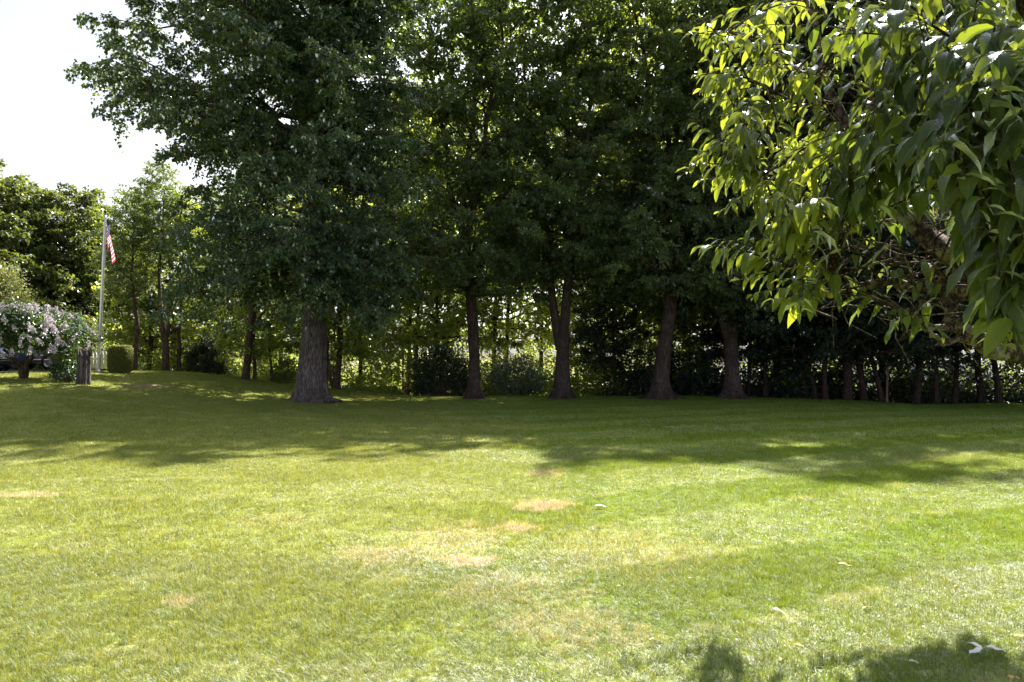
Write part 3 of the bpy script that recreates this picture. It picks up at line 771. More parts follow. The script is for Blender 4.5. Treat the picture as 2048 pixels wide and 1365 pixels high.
# trees of the wood behind the lawn
wt = 'trees of the wood behind the lawn'
wood = [(440, 40, wdC, .8, 'sunlit tree deep in the wood behind the sturdy leaning tree'),
        (560, 42, wdA, 1.0, 'sunlit tree deep in the wood just left of the oak trunk'),
        (720, 39, wdA, .8, 'sunlit tree deep in the wood right of the oak trunk'),
        (815, 44, wdC, 1.45, 'yellow green tree behind the thin black post'),
        (1010, 43, wdA, 1.3, 'sunlit tree between the first and second maple'),
        (1080, 47, wdA, 1.5, 'tall backlit tree behind the two-stemmed maple'),
        (1270, 46, wdA, 1.4, 'tall backlit tree left of the leaning maple'),
        (1400, 42, wdA, 1.1, 'sunlit tree between the leaning and the forked maple'),
        (1530, 42, wdC, 1.4, 'tall backlit tree behind the forked maple'),
        (1600, 38, wdB, 1.2, 'low leafy tree behind the gap in the right row'),
        (1720, 40, wdC, 1.4, 'tall tree deep behind the crowded right trunks'),
        (985, 41, wdC, 1.0, 'tall dark tree behind the gap right of the first maple'),
        (1200, 42, wdC, 1.1, 'tall dark tree behind the gap right of the two-stemmed maple'),
        (830, 41, wdC, .95, 'tall dark tree behind the gap left of the first maple'),
        (868, 38, wdA, 1.1, 'dark tree filling the gap between the oak and the first maple'),
        (1900, 42, wdC, 1.4, 'tall tree deep behind the right end of the row')]
for k, (fx, Y, ms, s, lab) in enumerate(wood):
    quick_tree('wood_tree', lab, wt, fx, Y, [(fx, 790, 9), (fx + 3, 700, 8), (fx + 6, 600, 6)], 9 * s + (4 if lab.startswith('tall dark tree behind the gap') else 0), ms, M['wood_bark'], 400 + k, s, lift=4.6 if lab.startswith('tall dark tree behind the gap') else 0.0)

# ------------------------------------------------------------------ undergrowth and single shrubs
def spray_cloud(lf, rng, C, R, leaves, leaf, flat=0.8, droop=0.1, up=0.7, wid=0.55, tone=None):
    n = len(C); R = np.broadcast_to(R, (n,))
    d = unit(rng.normal(0, 1, (n, leaves, 3))) * (rng.random((n, leaves, 1)) ** 0.45)
    d[..., 2] *= flat
    p = C[:, None] + d * R[:, None, None]
    t = unit(d) * 0.8 + rng.normal(0, 0.7, d.shape); t[..., 2] -= droop
    nn = rng.normal(0, 0.6, d.shape) + unit(d) * 0.4; nn[..., 2] += up
    m = n * leaves
    tn = np.repeat(rng.random(n), leaves) * 0.55 + rng.random(m) * 0.42
    if tone is not None: tn = np.clip(tn * 0.5 + tone, 0, 0.96)
    L = leaf * rng.uniform(0.6, 1.25, m)
    lf.leaves(p.reshape(-1, 3), t.reshape(-1, 3), nn.reshape(-1, 3), L, L * wid, rng, a=tn)

def undergrowth(x0, x1, n, mat, label, seed, tall, ya=31.8, yb=56):
    rng = np.random.default_rng(seed); lf = MB()
    C, R = [], []
    for i in range(n):
        Y = rng.uniform(ya, yb); X = rng.uniform(x0, x1) * Y
        px = 1024 + X / Y * FPX
        g = float(zg(X, Y))
        dens = 0.5 + 0.5 * math.sin(X * 0.8 + 1.1 * math.sin(Y * .5)) * math.sin(Y * 0.6 + X * .3)
        h = (0.6 + 3.2 * rng.random() ** 1.6) * (0.5 + dens) * (1 + (Y - 32) * 0.05) * tall
        for _ in range(3):
            C.append((X + rng.normal(0, .6), Y + rng.normal(0, .6), g + h * rng.uniform(0.15, 1))); R.append(rng.uniform(.35, .75))
    C = np.array(C); R = np.array(R)
    spray_cloud(lf, rng, C, R, 46, 0.19, tone=0.25)
    tag(lf.build('undergrowth', mat), label, 'undergrowth', kind='stuff')
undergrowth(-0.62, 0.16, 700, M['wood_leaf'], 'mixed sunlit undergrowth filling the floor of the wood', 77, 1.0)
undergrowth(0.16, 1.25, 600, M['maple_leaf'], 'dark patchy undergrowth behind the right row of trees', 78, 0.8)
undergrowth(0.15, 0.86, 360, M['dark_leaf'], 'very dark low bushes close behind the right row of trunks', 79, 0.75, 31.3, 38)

def bush(name, label, cat, group, px0, px1, top, bot, Y, mat, seed, count=60, per=60, leaf=0.12, depth=None, shape='dome', bark=None, bare=0, wid=0.55, stems=5):
    """a shrub filling photograph columns px0..px1 from row top to the ground"""
    rng = np.random.default_rng(seed)
    cx = (px0 + px1) / 2; x = (cx - 1024) / FPX * Y; z = float(zg(x, Y))
    rx = (px1 - px0) / 2 / FPX * Y; h = EYE - (top - HORIZ) / FPX * Y - z; ry = depth or rx
    root = empty(name, (x, Y, z), label, cat, group)
    sb = MB()
    C = []
    for i in range(count):
        d = unit(rng.normal(0, 1, 3)); d[2] = abs(d[2]) if shape == 'dome' else d[2]
        r = rng.uniform(0.55, 0.95)
        c = np.array((d[0] * rx * r, d[1] * ry * r, h * (0.08 + 0.86 * d[2] * r) if shape == 'dome' else h * 0.5 + d[2] * h * 0.46 * r))
        C.append(c)
        if i < count * 0.6 or bare:
            sb.tube([(rng.normal(0, .05), rng.normal(0, .05), -0.1), c * (0.45, 0.45, 0.5), c], (0.02, 0.012, 0.005), 4, cap=False)
    C = np.array(C)
    for _ in range(bare):
        a = rng.uniform(0, 6.28); e = np.array((rx * math.cos(a) * rng.uniform(.3, 1), ry * math.sin(a) * rng.uniform(.3, 1), h * rng.uniform(.3, 1)))
        m_ = e * 0.5 + rng.normal(0, .1, 3)
        sb.tube([(0, 0, 0), m_, e], (0.014, 0.008, 0.004), 3, cap=False)
        for _ in range(4):
            f = m_ + (e - m_) * rng.random(); sb.tube([f, f + rng.normal(0, .22, 3)], (0.005, 0.003), 3, cap=False)
    sb.build('stems', bark or M['twig_bark'], root)
    if per:
        lf = MB(); spray_cloud(lf, rng, C, rng.uniform(.16, .3, len(C)) * max(rx, h * .6) , per, leaf, wid=wid)
        lf.build('foliage', mat, root)
    return root

M['lime_leaf'] = leaf_mat('lime_leaf', (0.12, 0.18, 0.02), (0.22, 0.27, 0.04), (0.3, 0.42, 0.04), (0.5, 0.56, 0.10), 0.03, 0.45, 0.5)
M['grey_leaf'] = leaf_mat('grey_leaf', (0.07, 0.10, 0.05), (0.13, 0.17, 0.09), (0.12, 0.18, 0.05), (0.22, 0.28, 0.08), 0.07, 0.3, 0.35)
bush('shrub', 'bright lime green shrub nearest the thin black post', 'shrub', None, 745, 805, 768, 800, 31.5, M['lime_leaf'], 501, 40, 60, .1)
bush('shrub', 'low lime green shrub right of the oak roots', 'shrub', None, 672, 752, 778, 800, 31.5, M['lime_leaf'], 502, 50, 60, .1)
bush('shrub', 'small red leaved shrub right of the thin black post', 'shrub', None, 805, 822, 762, 798, 32.8, M['red_leaf'], 503, 8, 18, .11)
bush('shrub', 'big dark rounded shrub left of the first maple', 'shrub', None, 815, 950, 672, 798, 32.0, M['dark_leaf'], 504, 130, 70, .13)
bush('shrub', 'large grey green shrub filling the gap between first and second maple', 'shrub', None, 965, 1105, 700, 797, 31.5, M['grey_leaf'], 505, 110, 70, .10)
bush('shrub', 'very dark bush low behind the leaning maple', 'shrub', None, 1258, 1395, 690, 800, 33.5, M['dark_leaf'], 506, 90, 60, .14)
bush('shrub', 'bare twiggy grey shrub behind the oak roots', 'shrub', None, 645, 688, 690, 795, 31.2, M['dark_leaf'], 507, 10, 0, .1, bare=70)
bush('shrub', 'leafy yellow green bush left of the oak trunk', 'shrub', None, 535, 600, 705, 790, 32.5, M['lime_leaf'], 508, 50, 34, .14)
bush('shrub', 'dark bush on the slope right of the crooked thin tree', 'shrub', None, 375, 450, 660, 775, 32.0, M['dark_leaf'], 509, 70, 60, .14)

# thin black fence posts in front of the wood
def post(px, top, bot, Y, w, lab):
    x = (px - 1024) / FPX * Y; z = float(zg(x, Y)); h = EYE - (top - HORIZ) / FPX * Y - z
    root = empty('fence_post', (x, Y, z), lab, 'post', 'thin black posts in front of the wood')
    m = MB(); m.lathe([(w, -0.2), (w, 0.1), (w * .92, h * .5), (w * .9, h)], 10); m.build('shaft', M['black'], root)
    c = MB(); c.lathe([(w * 1.25, h - 0.01), (w * 1.3, h + .03), (w * .6, h + .06), (0.001, h + .065)], 10); c.build('cap', M['black'], root)
M['black'] = plain_mat('black_paint', (0.018, 0.018, 0.018), 0.5)
post(806, 705, 800, 30.8, 0.028, 'thin black post with lime green shrub on its left')
post(1196, 700, 798, 30.8, 0.02, 'thin black post between the two-stemmed and the leaning maple')
post(355, 700, 765, 30.2, 0.02, 'thin black post beside the crooked thin tree on the slope')

# ------------------------------------------------------------------ left corner: hydrangea, shrubs, stump, pole, picket board, cars
def hydrangea():
    Y = 22.0; rng = np.random.default_rng(600)
    x, z = XZ(50, 757, Y); z = float(zg(x, Y))
    root = empty('hydrangea_tree', (x, Y, z), 'hydrangea trained as a small tree, dark leaves under white flower heads', 'tree')
    k = Y / FPX
    tb = MB(); rt = np.random.default_rng(3)
    stemsL = [[(50, 765, 12), (50, 745, 11), (46, 735, 7), (38, 722, 6), (28, 712, 5), (10, 700, 4)],
              [(51, 760, 12), (54, 742, 9), (58, 728, 6), (66, 715, 5), (85, 700, 4), (110, 690, 3)],
              [(50, 760, 10), (52, 738, 7), (53, 720, 6), (54, 690, 4)], [(46, 735, 5), (34, 738, 4), (20, 716, 4), (0, 704, 3)], [(60, 726, 5), (80, 722, 4), (130, 690, 3)]]
    for i, s in enumerate(stemsL):
        p = np.array([((a - 50) * k, rt.normal(0, .06) * j, EYE - (b - HORIZ) * k - z) for j, (a, b, c) in enumerate(s)])
        tb.tube(p, [c * k / 2 for a, b, c in s], 8, rough=.1, rng=rt)
    tb.build('trunk', M['wood_bark'], root)
    C = []
    while len(C) < 260:
        a = rng.uniform(0, 6.28); u = rng.random() ** .5
        px = 55 + 112 * u * math.cos(a); hh = math.sin(a) * u
        top = lerp(px, [(-60, 660), (-20, 632), (30, 618), (80, 616), (115, 632), (150, 655), (178, 690)]); bot = lerp(px, [(-60, 685), (0, 688), (50, 694), (100, 700), (150, 702), (178, 700)])
        py = bot + (top - bot) * rng.random()
        edge = 1 - ((px - 55) / 125) ** 2
        C.append(((px - 50) * k, rng.uniform(-1, 1) * 1.6 * math.sqrt(max(edge, .05)) * (0.4 + 0.6 * (1 - abs((py - bot) / (top - bot) - .5))), EYE - (py - HORIZ) * k - z))
    C = np.array(C)
    lf = MB(); spray_cloud(lf, rng, C, rng.uniform(.2, .34, len(C)), 62, 0.12, wid=.6, droop=.3)
    lf.build('foliage', M['hyd_leaf'], root)
    fb = MB()
    F = []
    for i in range(150):
        px = rng.uniform(-55, 175)
        top = lerp(px, [(-60, 655), (-20, 628), (30, 614), (80, 613), (115, 630), (150, 652), (178, 686)])
        py = top + abs(rng.normal(0, 9)) - 2 + 4 * rng.random(); F.append((px, py, rng.uniform(-1.3, .8)))
    F += [(28, 632, -1.5), (92, 660, -1.4), (120, 658, -1.4), (148, 668, -1.4), (66, 684, -1.4), (48, 688, -1.5), (60, 686, -1.4), (104, 690, -1.4), (140, 686, -1.4),
          (106, 677, -1.4), (121, 679, -1.4), (128, 663, -1.4), (54, 703, -1.3), (88, 706, -1.4), (122, 702, -1.4), (70, 711, -1.3), (150, 700, -1.2), (40, 674, -1.4), (160, 702, -1.2), (60, 698, -1.4), (22, 648, -1.5), (78, 646, -1.5), (158, 690, -1.1)]
    F = np.array([((a - 50) * k, c, EYE - (b - HORIZ) * k - z) for a, b, c in F])
    n = len(F); q = 70
    ax = unit(np.stack([rng.normal(0, .5, n), rng.normal(-.2, .4, n), np.ones(n)], 1))
    s = rng.random((n, q, 1)); d = unit(rng.normal(0, 1, (n, q, 3)))
    p = F[:, None] + ax[:, None] * (s - .3) * .20 + d * (1 - s * .75) * .07
    fb.leaves(p.reshape(-1, 3), rng.normal(0, 1, (n * q, 3)), d.reshape(-1, 3) + rng.normal(0, .4, (n * q, 3)), 0.045, 0.045, rng)
    fb.build('blossom', M['flower'], root)
hydrangea()

bush('shrub', 'low dark shrub at the foot of the hydrangea, left of the grey stump', 'shrub', None, 106, 160, 712, 758, 21.5, M['hyd_leaf'], 601, 50, 45, .09)
bush('shrub', 'yellow green shrub peeping out behind the grey stump', 'shrub', None, 128, 160, 706, 752, 23.2, M['lime_leaf'], 602, 24, 40, .09)
bush('shrub', 'tall clipped rounded shrub lit yellow at the left edge', 'shrub', None, -60, 38, 515, 740, 27.5, M['box_leaf'], 603, 260, 120, .10, shape='ball')
bush('shrub', 'white flowering shrub in front of the tall clipped one', 'shrub', None, -40, 38, 580, 740, 26.2, M['flower'], 604, 80, 30, .07, shape='dome')
bush('shrub', 'rounded golden green shrub peeping over the hydrangea', 'shrub', None, 105, 192, 624, 745, 26.0, M['box_leaf'], 605, 160, 110, .08, shape='ball')
bush('shrub', 'lime green low plants under the white picket board', 'plant', None, 176, 222, 722, 750, 28.0, M['lime_leaf'], 606, 40, 60, .09)

def boxwood():
    Y = 26.5; k = Y / FPX; rng = np.random.default_rng(610)
    x = (241 - 1024) * k; z = float(zg(x, Y)); h = EYE - (693 - HORIZ) * k - z
    root = empty('boxwood', (x, Y, z), 'clipped boxwood column with flat top beside the white picket board', 'shrub')
    n = 15000
    # rounded square tower, slightly narrower at its foot
    a = rng.uniform(0, 6.28, n); u = rng.random(n); top = rng.random(n) < 0.25
    e = 0.45
    c, s = np.cos(a), np.sin(a)
    sq = (np.abs(c) ** (2 / e * .5) + np.abs(s) ** (2 / e * .5)) ** (-e)
    R = 20 * k
    prof = np.interp(u, [0, .15, .55, .9, 1], [.78, .92, 1.0, .97, .86])
    r = np.where(top, np.sqrt(rng.random(n)) * .9, prof) * R * sq + rng.normal(0, .018, n)
    zz = np.where(top, h * .985 + rng.normal(0, .018, n), u * h)
    p = np.stack([r * c, r * s, zz], 1)
    nn = np.where(top[:, None], np.array((0, 0, 1.0)), np.stack([c, s, np.full(n, .2)], 1)) + rng.normal(0, .5, (n, 3))
    t = rng.normal(0, 1, (n, 3)) + nn * .6
    m = MB(); m.leaves(p, t, nn, 0.045, 0.03, rng); m.build('foliage', M['box_leaf'], root)
    b = MB()
    for i in range(26):
        aa = rng.uniform(0, 6.28); b.tube([(0, 0, -.1), (.15 * math.cos(aa), .15 * math.sin(aa), .4 * h), (R * .8 * math.cos(aa), R * .8 * math.sin(aa), h * rng.uniform(.5, .95))], (.03, .02, .008), 5, cap=False)
    b.lathe([(R * .5, .1), (R * .8, h * .4), (R * .8, h * .85), (R * .3, h * .92), (0.01, h * .93)], 14)
    b.build('stems', M['twig_bark'], root)
boxwood()

def stump():
    Y = 21.3; k = Y / FPX; rng = np.random.default_rng(620)
    x = (168 - 1024) * k; z = float(zg(x, Y)); h = EYE - (706 - HORIZ) * k - z
    root = empty('tree_stump', (x, Y, z), 'weathered grey tree stump with furrowed sides and broken top', 'stump')
    S = 44; th = np.arange(S) / S * 2 * np.pi
    groove = 0.10 * np.cos(9 * th + 1) + 0.06 * np.cos(14 * th) + rng.normal(0, .04, S)
    R = []
    for i, u in enumerate(np.linspace(0, 1, 14)):
        r = 11.0 * k * (1.05 - 0.1 * u + 0.25 * math.exp(-u * 9)) * (1 + groove * (1 - .2 * u) + rng.normal(0, .02, S))
        zz = -0.12 + (h + 0.12) * u + (rng.normal(0, .05, S) + .10 * np.cos(3 * th + 1) if u == 1 else 0)
        R.append(np.stack([r * np.cos(th + .25 * u), r * np.sin(th + .25 * u), np.full(S, zz) if np.isscalar(zz) else zz], 1))
    for f, dz in ((0.8, 0.02), (0.55, -0.12), (0.25, -.22)):
        L = R[13].copy(); L[:, :2] *= f; L[:, 2] += dz; R.append(L)
    kk = np.arange(S); k2 = (kk + 1) % S
    q = np.concatenate([np.stack([i * S + kk, i * S + k2, (i + 1) * S + k2, (i + 1) * S + kk], 1) for i in range(len(R) - 1)])
    m = MB(); m.add(np.concatenate(R), q); m.build('trunk', M['stump_wood'], root)
    for a, hh in ((.3, .24), (1.6, .12), (3.0, .16), (4.4, .2)):
        b = MB(); b.tube([(.2 * math.cos(a), .2 * math.sin(a), h - .12), (.21 * math.cos(a), .2 * math.sin(a), h + hh)], (.035, .01), 6, rough=.2, rng=rng)
        b.build('splinter', M['stump_wood'], root)
stump()

M['white_paint'] = plain_mat('white_paint', (0.80, 0.80, 0.82), 0.45, 0.4, var=.04)
M['aluminium'] = plain_mat('pole_aluminium', (0.62, 0.63, 0.68), 0.35, 0.5, 0.6, var=.05)
M['bronze'] = plain_mat('dark_bronze', (0.06, 0.045, 0.03), 0.4, 0.5, 0.7)
M['flag_red'] = plain_mat('flag_red', (0.50, 0.02, 0.05), 0.8, 0.1, var=.06)
M['flag_white'] = plain_mat('flag_white', (0.55, 0.50, 0.55), 0.8, 0.1, var=.03)
M['flag_blue'] = plain_mat('flag_blue', (0.025, 0.03, 0.12), 0.8, 0.1, var=.06)
M['dark_wood'] = plain_mat('dark_wood', (0.035, 0.025, 0.025), 0.7, 0.2)

def flagpole():
    Y = 26.0; k = Y / FPX
    x, zt = XZ(209, 431, Y); xb = (197 - 1024) * k; z = float(zg(xb, Y)) ; h = zt - z; lean = x - xb
    root = empty('flagpole', (xb, Y, z), 'white metal flagpole standing on the slope beside the hydrangea', 'flagpole')
    n = 12; t = np.linspace(0, 1, n)
    m = MB(); m.tube(np.stack([lean * t, 0 * t, -0.05 + (h + .05) * t], 1), 0.062 - 0.022 * t, 16); m.build('shaft', M['aluminium'], root)
    b = MB(); b.lathe([(.20, 0.0), (.20, .03), (.13, .06), (.085, .13), (.07, .14)], 20, (0, 0, 0.0)); b.build('base_collar', M['aluminium'], root)
    f = MB(); f.lathe([(.02, 0), (.05, .02), (.05, .05), (.015, .06), (.015, .09), (.045, .11), (.065, .15), (.045, .19), (.001, .205)], 16, (lean, 0, h)); f.build('finial', M['bronze'], root)
    r = MB()
    hx = lambda zz: lean * zz / h
    r.tube([(hx(h) + .05, -.03, h - .03), (hx(h * .6) + .075, -.05, h * .6), (hx(1.3) + .07, -.02, 1.3)], (.006, .006, .006), 5); r.tube([(hx(h) + .05, .03, h - .03), (hx(1.3) + .07, .03, 1.3)], (.006, .006), 5)
    r.build('halyard', M['flag_white'], root)
    c = MB(); c.box((hx(1.25) + .075, 0, 1.25), (.03, .03, .16)); c.build('cleat', M['aluminium'], root)
    # flag hanging limp: rows follow the hoist, the fly drops steeply
    rx = lean; top = h - 0.12
    root2 = empty('flag', (xb + hx(top) + .05, Y, z + top), 'limp american flag hanging from the flagpole with stars and red and white stripes', 'flag')
    nu, nv = 60, 52                                            # fly, hoist (13 stripes x 4 rows)
    U, V = np.meshgrid(np.linspace(0, 1, nu), np.linspace(0, 1, nv))
    hoist, fly = 1.05, 1.55
    wid = 0.30
    xx = 0.02 + wid * (1 - np.exp(-2.2 * U)) * (0.35 + 0.75 * V) * 1.05 + 0.03 * np.sin(6 * U + 3 * V)
    yy = 0.13 * np.sin(U * 9.5 + 1.2 * V) * np.clip(U * 3, 0, 1) - .02
    zz = -hoist * V - (0.80 * U ** 1.1) * (1 - 0.1 * V)
    # lean with the pole at the hoist
    Vt = np.stack([xx + (-lean / h * hoist * V) * 0.8, yy, zz], -1).reshape(-1, 3)
    i = np.arange(nv - 1)[:, None] * nu + np.arange(nu - 1)[None]
    q = np.stack([i, i + nu, i + nu + 1, i + 1], -1).reshape(-1, 4)
    uu, vv = np.meshgrid(np.arange(nu - 1), np.arange(nv - 1))
    stripe = ((vv + .5) / (nv - 1) * 13).astype(int)
    mi = (stripe % 2)
    mi = np.where((uu < (nu - 1) * .4) & (stripe < 7), 2, mi).reshape(-1)
    m = MB(); m.add(Vt, q, mi=mi)
    def surf(u, v):
        a = np.array([np.interp(v * (nv - 1), np.arange(nv), [np.interp(u * (nu - 1), np.arange(nu), G[r_]) for r_ in range(nv)]) for G in (Vt[:, 0].reshape(nv, nu), Vt[:, 1].reshape(nv, nu), Vt[:, 2].reshape(nv, nu))])
        return a
    for r_ in range(9):
        for c_ in range(6 if r_ % 2 == 0 else 5):
            u0 = (0.033 + c_ * 0.0667 + (0 if r_ % 2 == 0 else 0.033)); v0 = (r_ + 1) / 10 * 7 / 13
            for off in (-.006, .006):
                pts = []
                for s_ in range(10):
                    a = s_ * math.pi / 5; rr_ = (.020 if s_ % 2 == 0 else .008)
                    p = surf(min(u0 + rr_ * math.sin(a) * .8, .399), v0 - rr_ * math.cos(a)); pts.append(p + (0, off, 0))
                cpt = surf(u0, v0) + (0, off, 0)
                m.add(np.array(pts + [cpt]), None, [[j, (j + 1) % 10, 10] for j in range(10)], mi=1)
    m.build('cloth', [M['flag_red'], M['flag_white'], M['flag_blue']], root2)
    for v_ in (0, 1.0):
        g = MB(); p = surf(0, v_); g.tube([p + (-.05, 0, 0), p + (0.0, 0, 0)], (.008, .008), 6)
        g.build('snap_hook', M['bronze'], root2)
flagpole()

def picket_board():
    Y = 27.4; k = Y / FPX
    x0, x1 = (181 - 1024) * k, (215 - 1024) * k; xc = (x0 + x1) / 2; z = float(zg(xc, Y)) 
    zt = EYE - (703 - HORIZ) * k - z; W = x1 - x0
    root = empty('picket_board', (xc, Y, z), 'white board of pointed pickets on dark posts behind the flagpole', 'board')
    n = 5; pw = W / n
    m = MB()
    for i in range(n):
        cx = -W / 2 + pw * (i + .5); w = pw * .44
        a = [(cx - w, 0), (cx + w, 0), (cx + w, .42), (cx + w * .25, .56), (cx - w * .25, .56), (cx - w, .42)]
        zb = zt - .56
        v = [(p[0], yy, zb + p[1]) for yy in (-.012, .012) for p in a]
        mmq = [[0, 1, 7, 6], [1, 2, 8, 7], [2, 3, 9, 8], [3, 4, 10, 9], [4, 5, 11, 10], [5, 0, 6, 11], [0, 5, 4, 1], [1, 4, 3, 2], [6, 7, 10, 11], [7, 8, 9, 10]]
        m.add(v, mmq)
    m.build('pickets', M['white_paint'], root, smooth=False)
    for zz, hh in ((zt - .30, .07), (zt - .56, .09)):
        r = MB(); r.box((0, -.03, zz), (W * 1.0, .032, hh)); r.build('rail', M['white_paint'], root, smooth=False)
    b = MB(); b.box((0, 0, zt - .655), (W, .03, .08)); b.build('lower_board', M['white_paint'], root, smooth=False)
    for xx, hh in ((-W / 2 + .30, zt - .70), (W / 2 + .02, zt - .12)):
        p = MB(); p.box((xx, .035, hh / 2 - .05), (.07, .03, hh + .1)); p.build('post', M['dark_wood'], root, smooth=False)
    s = MB(); s.box((.1, .02, zt - .73), (W * .6, .035, .05)); s.build('crossbar', M['dark_wood'], root, smooth=False)
picket_board()

# parked cars on the driveway
M['tyre'] = plain_mat('tyre_rubber', (0.02, 0.02, 0.02), 0.85, 0.2); M['rim'] = plain_mat('alloy_rim', (0.55, 0.55, 0.57), 0.3, 0.5, .8)
M['glass'] = plain_mat('car_glass', (0.02, 0.025, 0.03), 0.06, 0.8, var=.02); M['chrome'] = plain_mat('chrome', (0.75, 0.75, 0.78), 0.12, .6, 1.0, var=.02)
M['lamp'] = plain_mat('headlamp', (0.75, 0.75, 0.72), 0.15, .6); M['rear_lamp'] = plain_mat('rear_lamp', (0.35, 0.02, 0.02), .2, .6)
def paint(name, c): return plain_mat(name, c, 0.22, 0.6, 0.25, var=.03)

def car(loc, rz, label, cpaint, prof, glass, L, W, wheel_x, ground_clear=.2, cat='car'):
    root = empty('parked_car', loc, label, cat, 'cars parked on the driveway', rz)
    m = MB(); pr = np.array(prof)                               # (x, z) outline, clockwise from rear bottom
    zmax, belt = pr[:, 1].max(), .92
    def w(zv): return W / 2 * (1 - .16 * max(0, (zv - belt) / (zmax - belt)) ** 1.0) * (1 - .05 * max(0, (.45 - zv) / .45))
    n = len(pr); lay = [(-1.0, 1.0), (-.93, 1.0), (.93, 1.0), (1.0, 1.0)]
    cen = pr.mean(0); V = []
    for s, _ in lay:
        f = 1.0 if abs(s) < .95 else .975
        for x_, z_ in pr:
            V.append((cen[0] + (x_ - cen[0]) * f, s * w(z_), cen[1] + (z_ - cen[1]) * f))
    kk = np.arange(n); k2 = (kk + 1) % n
    q = np.concatenate([np.stack([i * n + kk, i * n + k2, (i + 1) * n + k2, (i + 1) * n + kk], 1) for i in range(3)])
    V = np.array(V); c0 = len(V); V = np.concatenate([V, [(cen[0], -w(cen[1]), cen[1]), (cen[0], w(cen[1]), cen[1])]])
    tr = np.concatenate([np.stack([kk, k2, np.full(n, c0)], 1), np.stack([3 * n + kk, 3 * n + k2, np.full(n, c0 + 1)], 1)])
    m.add(V, q, tr); m.build('body', cpaint, root, smooth=False)
    for s in (-1, 1):
        for poly in glass:
            g = MB(); P_ = [(a, s * (w(b) + .012), b) for a, b in poly]; cc = np.mean(P_, 0)
            g.add(np.array(P_ + [cc]), None, [[i, (i + 1) % len(P_), len(P_)] for i in range(len(P_))]); g.build('side_window', M['glass'], root, smooth=False)
        for wx in wheel_x:
            t = MB(); t.lathe([(.2, -.11), (.30, -.11), (.34, -.08), (.34, .08), (.30, .11), (.2, .11)], 24, (wx, s * (W / 2 - .09), .34), axis='y'); to = t.build('wheel', M['tyre'], root)
            r = MB(); r.lathe([(.001, .05), (.06, .07), (.09, .02), (.19, .05), (.215, .09)] if s > 0 else [(.001, -.05), (.06, -.07), (.09, -.02), (.19, -.05), (.215, -.09)], 20, (wx, s * (W / 2 - .07), .34), axis='y'); r.build('rim', M['rim'], to)
        h = MB(); h.box((L / 2 - .06, s * (W / 2 - .30), .66), (.10, .34, .13)); h.build('headlight', M['lamp'], root)
        h = MB(); h.box((-L / 2 + .06, s * (W / 2 - .22), .80), (.10, .22, .16)); h.build('rear_light', M['rear_lamp'], root)
        mr = MB(); mr.box((.75, s * (W / 2 + .06), 1.0), (.14, .16, .11), taper=.8); mr.build('side_mirror', cpaint, root)
        st = MB(); st.box((0, s * (W / 2 + .004), .42), (L * .62, .03, .05)); st.box((0, s * (W / 2 + .004), .60), (L * .66, .02, .028)); st.build('side_trim', M['chrome'], root)
    g = MB()
    for i in range(4): g.box((L / 2 + .005, 0, .50 + i * .065), (.03, W * .52, .025))
    g.build('grille', M['chrome'], root)
    b = MB(); b.box((L / 2 - .03, 0, .36), (.16, W * .94, .16)); b.build('front_bumper', M['black'], root)
    b = MB(); b.box((-L / 2 + .03, 0, .40), (.16, W * .94, .18)); b.build('rear_bumper', M['black'], root)
sedan = [(-2.3, .28), (-2.34, .55), (-2.28, .98), (-1.55, 1.04), (-.95, 1.42), (.25, 1.44), (1.0, 1.02), (2.1, .86), (2.3, .70), (2.3, .30), (1.9, .22), (-1.9, .22)]
sedg = [[(-1.35, 1.04), (-.9, 1.36), (-.30, 1.38), (-.30, 1.02)], [(-.22, 1.02), (-.22, 1.38), (.22, 1.38), (.78, 1.03)]]
suv = [(-2.25, .32), (-2.32, .6), (-2.25, 1.05), (-2.1, 1.55), (-1.8, 1.72), (.35, 1.72), (.95, 1.16), (2.0, 1.04), (2.22, .85), (2.24, .38), (1.9, .28), (-1.9, .28)]
suvg = [[(-2.0, 1.12), (-1.88, 1.58), (-1.2, 1.62), (-1.2, 1.10)], [(-1.1, 1.10), (-1.1, 1.62), (-.3, 1.62), (-.3, 1.10)], [(-.2, 1.10), (-.2, 1.62), (.3, 1.60), (.72, 1.14)]]
def on_ground(px, Y): 
    x = (px - 1024) / FPX * Y; return (x, Y, float(zg(x, Y)) + .04)
car(on_ground(-100, 25.4), math.radians(-4), 'dark blue car with chrome strips at the left edge of the photo', paint('blue_paint', (.03, .05, .22)), sedan, sedg, 4.6, 1.8, (-1.4, 1.4))
car(on_ground(78, 28.3), math.radians(170), 'silver grey car seen under the branches of the hydrangea', paint('silver_paint', (.42, .38, .42)), suv, suvg, 4.5, 1.85, (-1.35, 1.35))

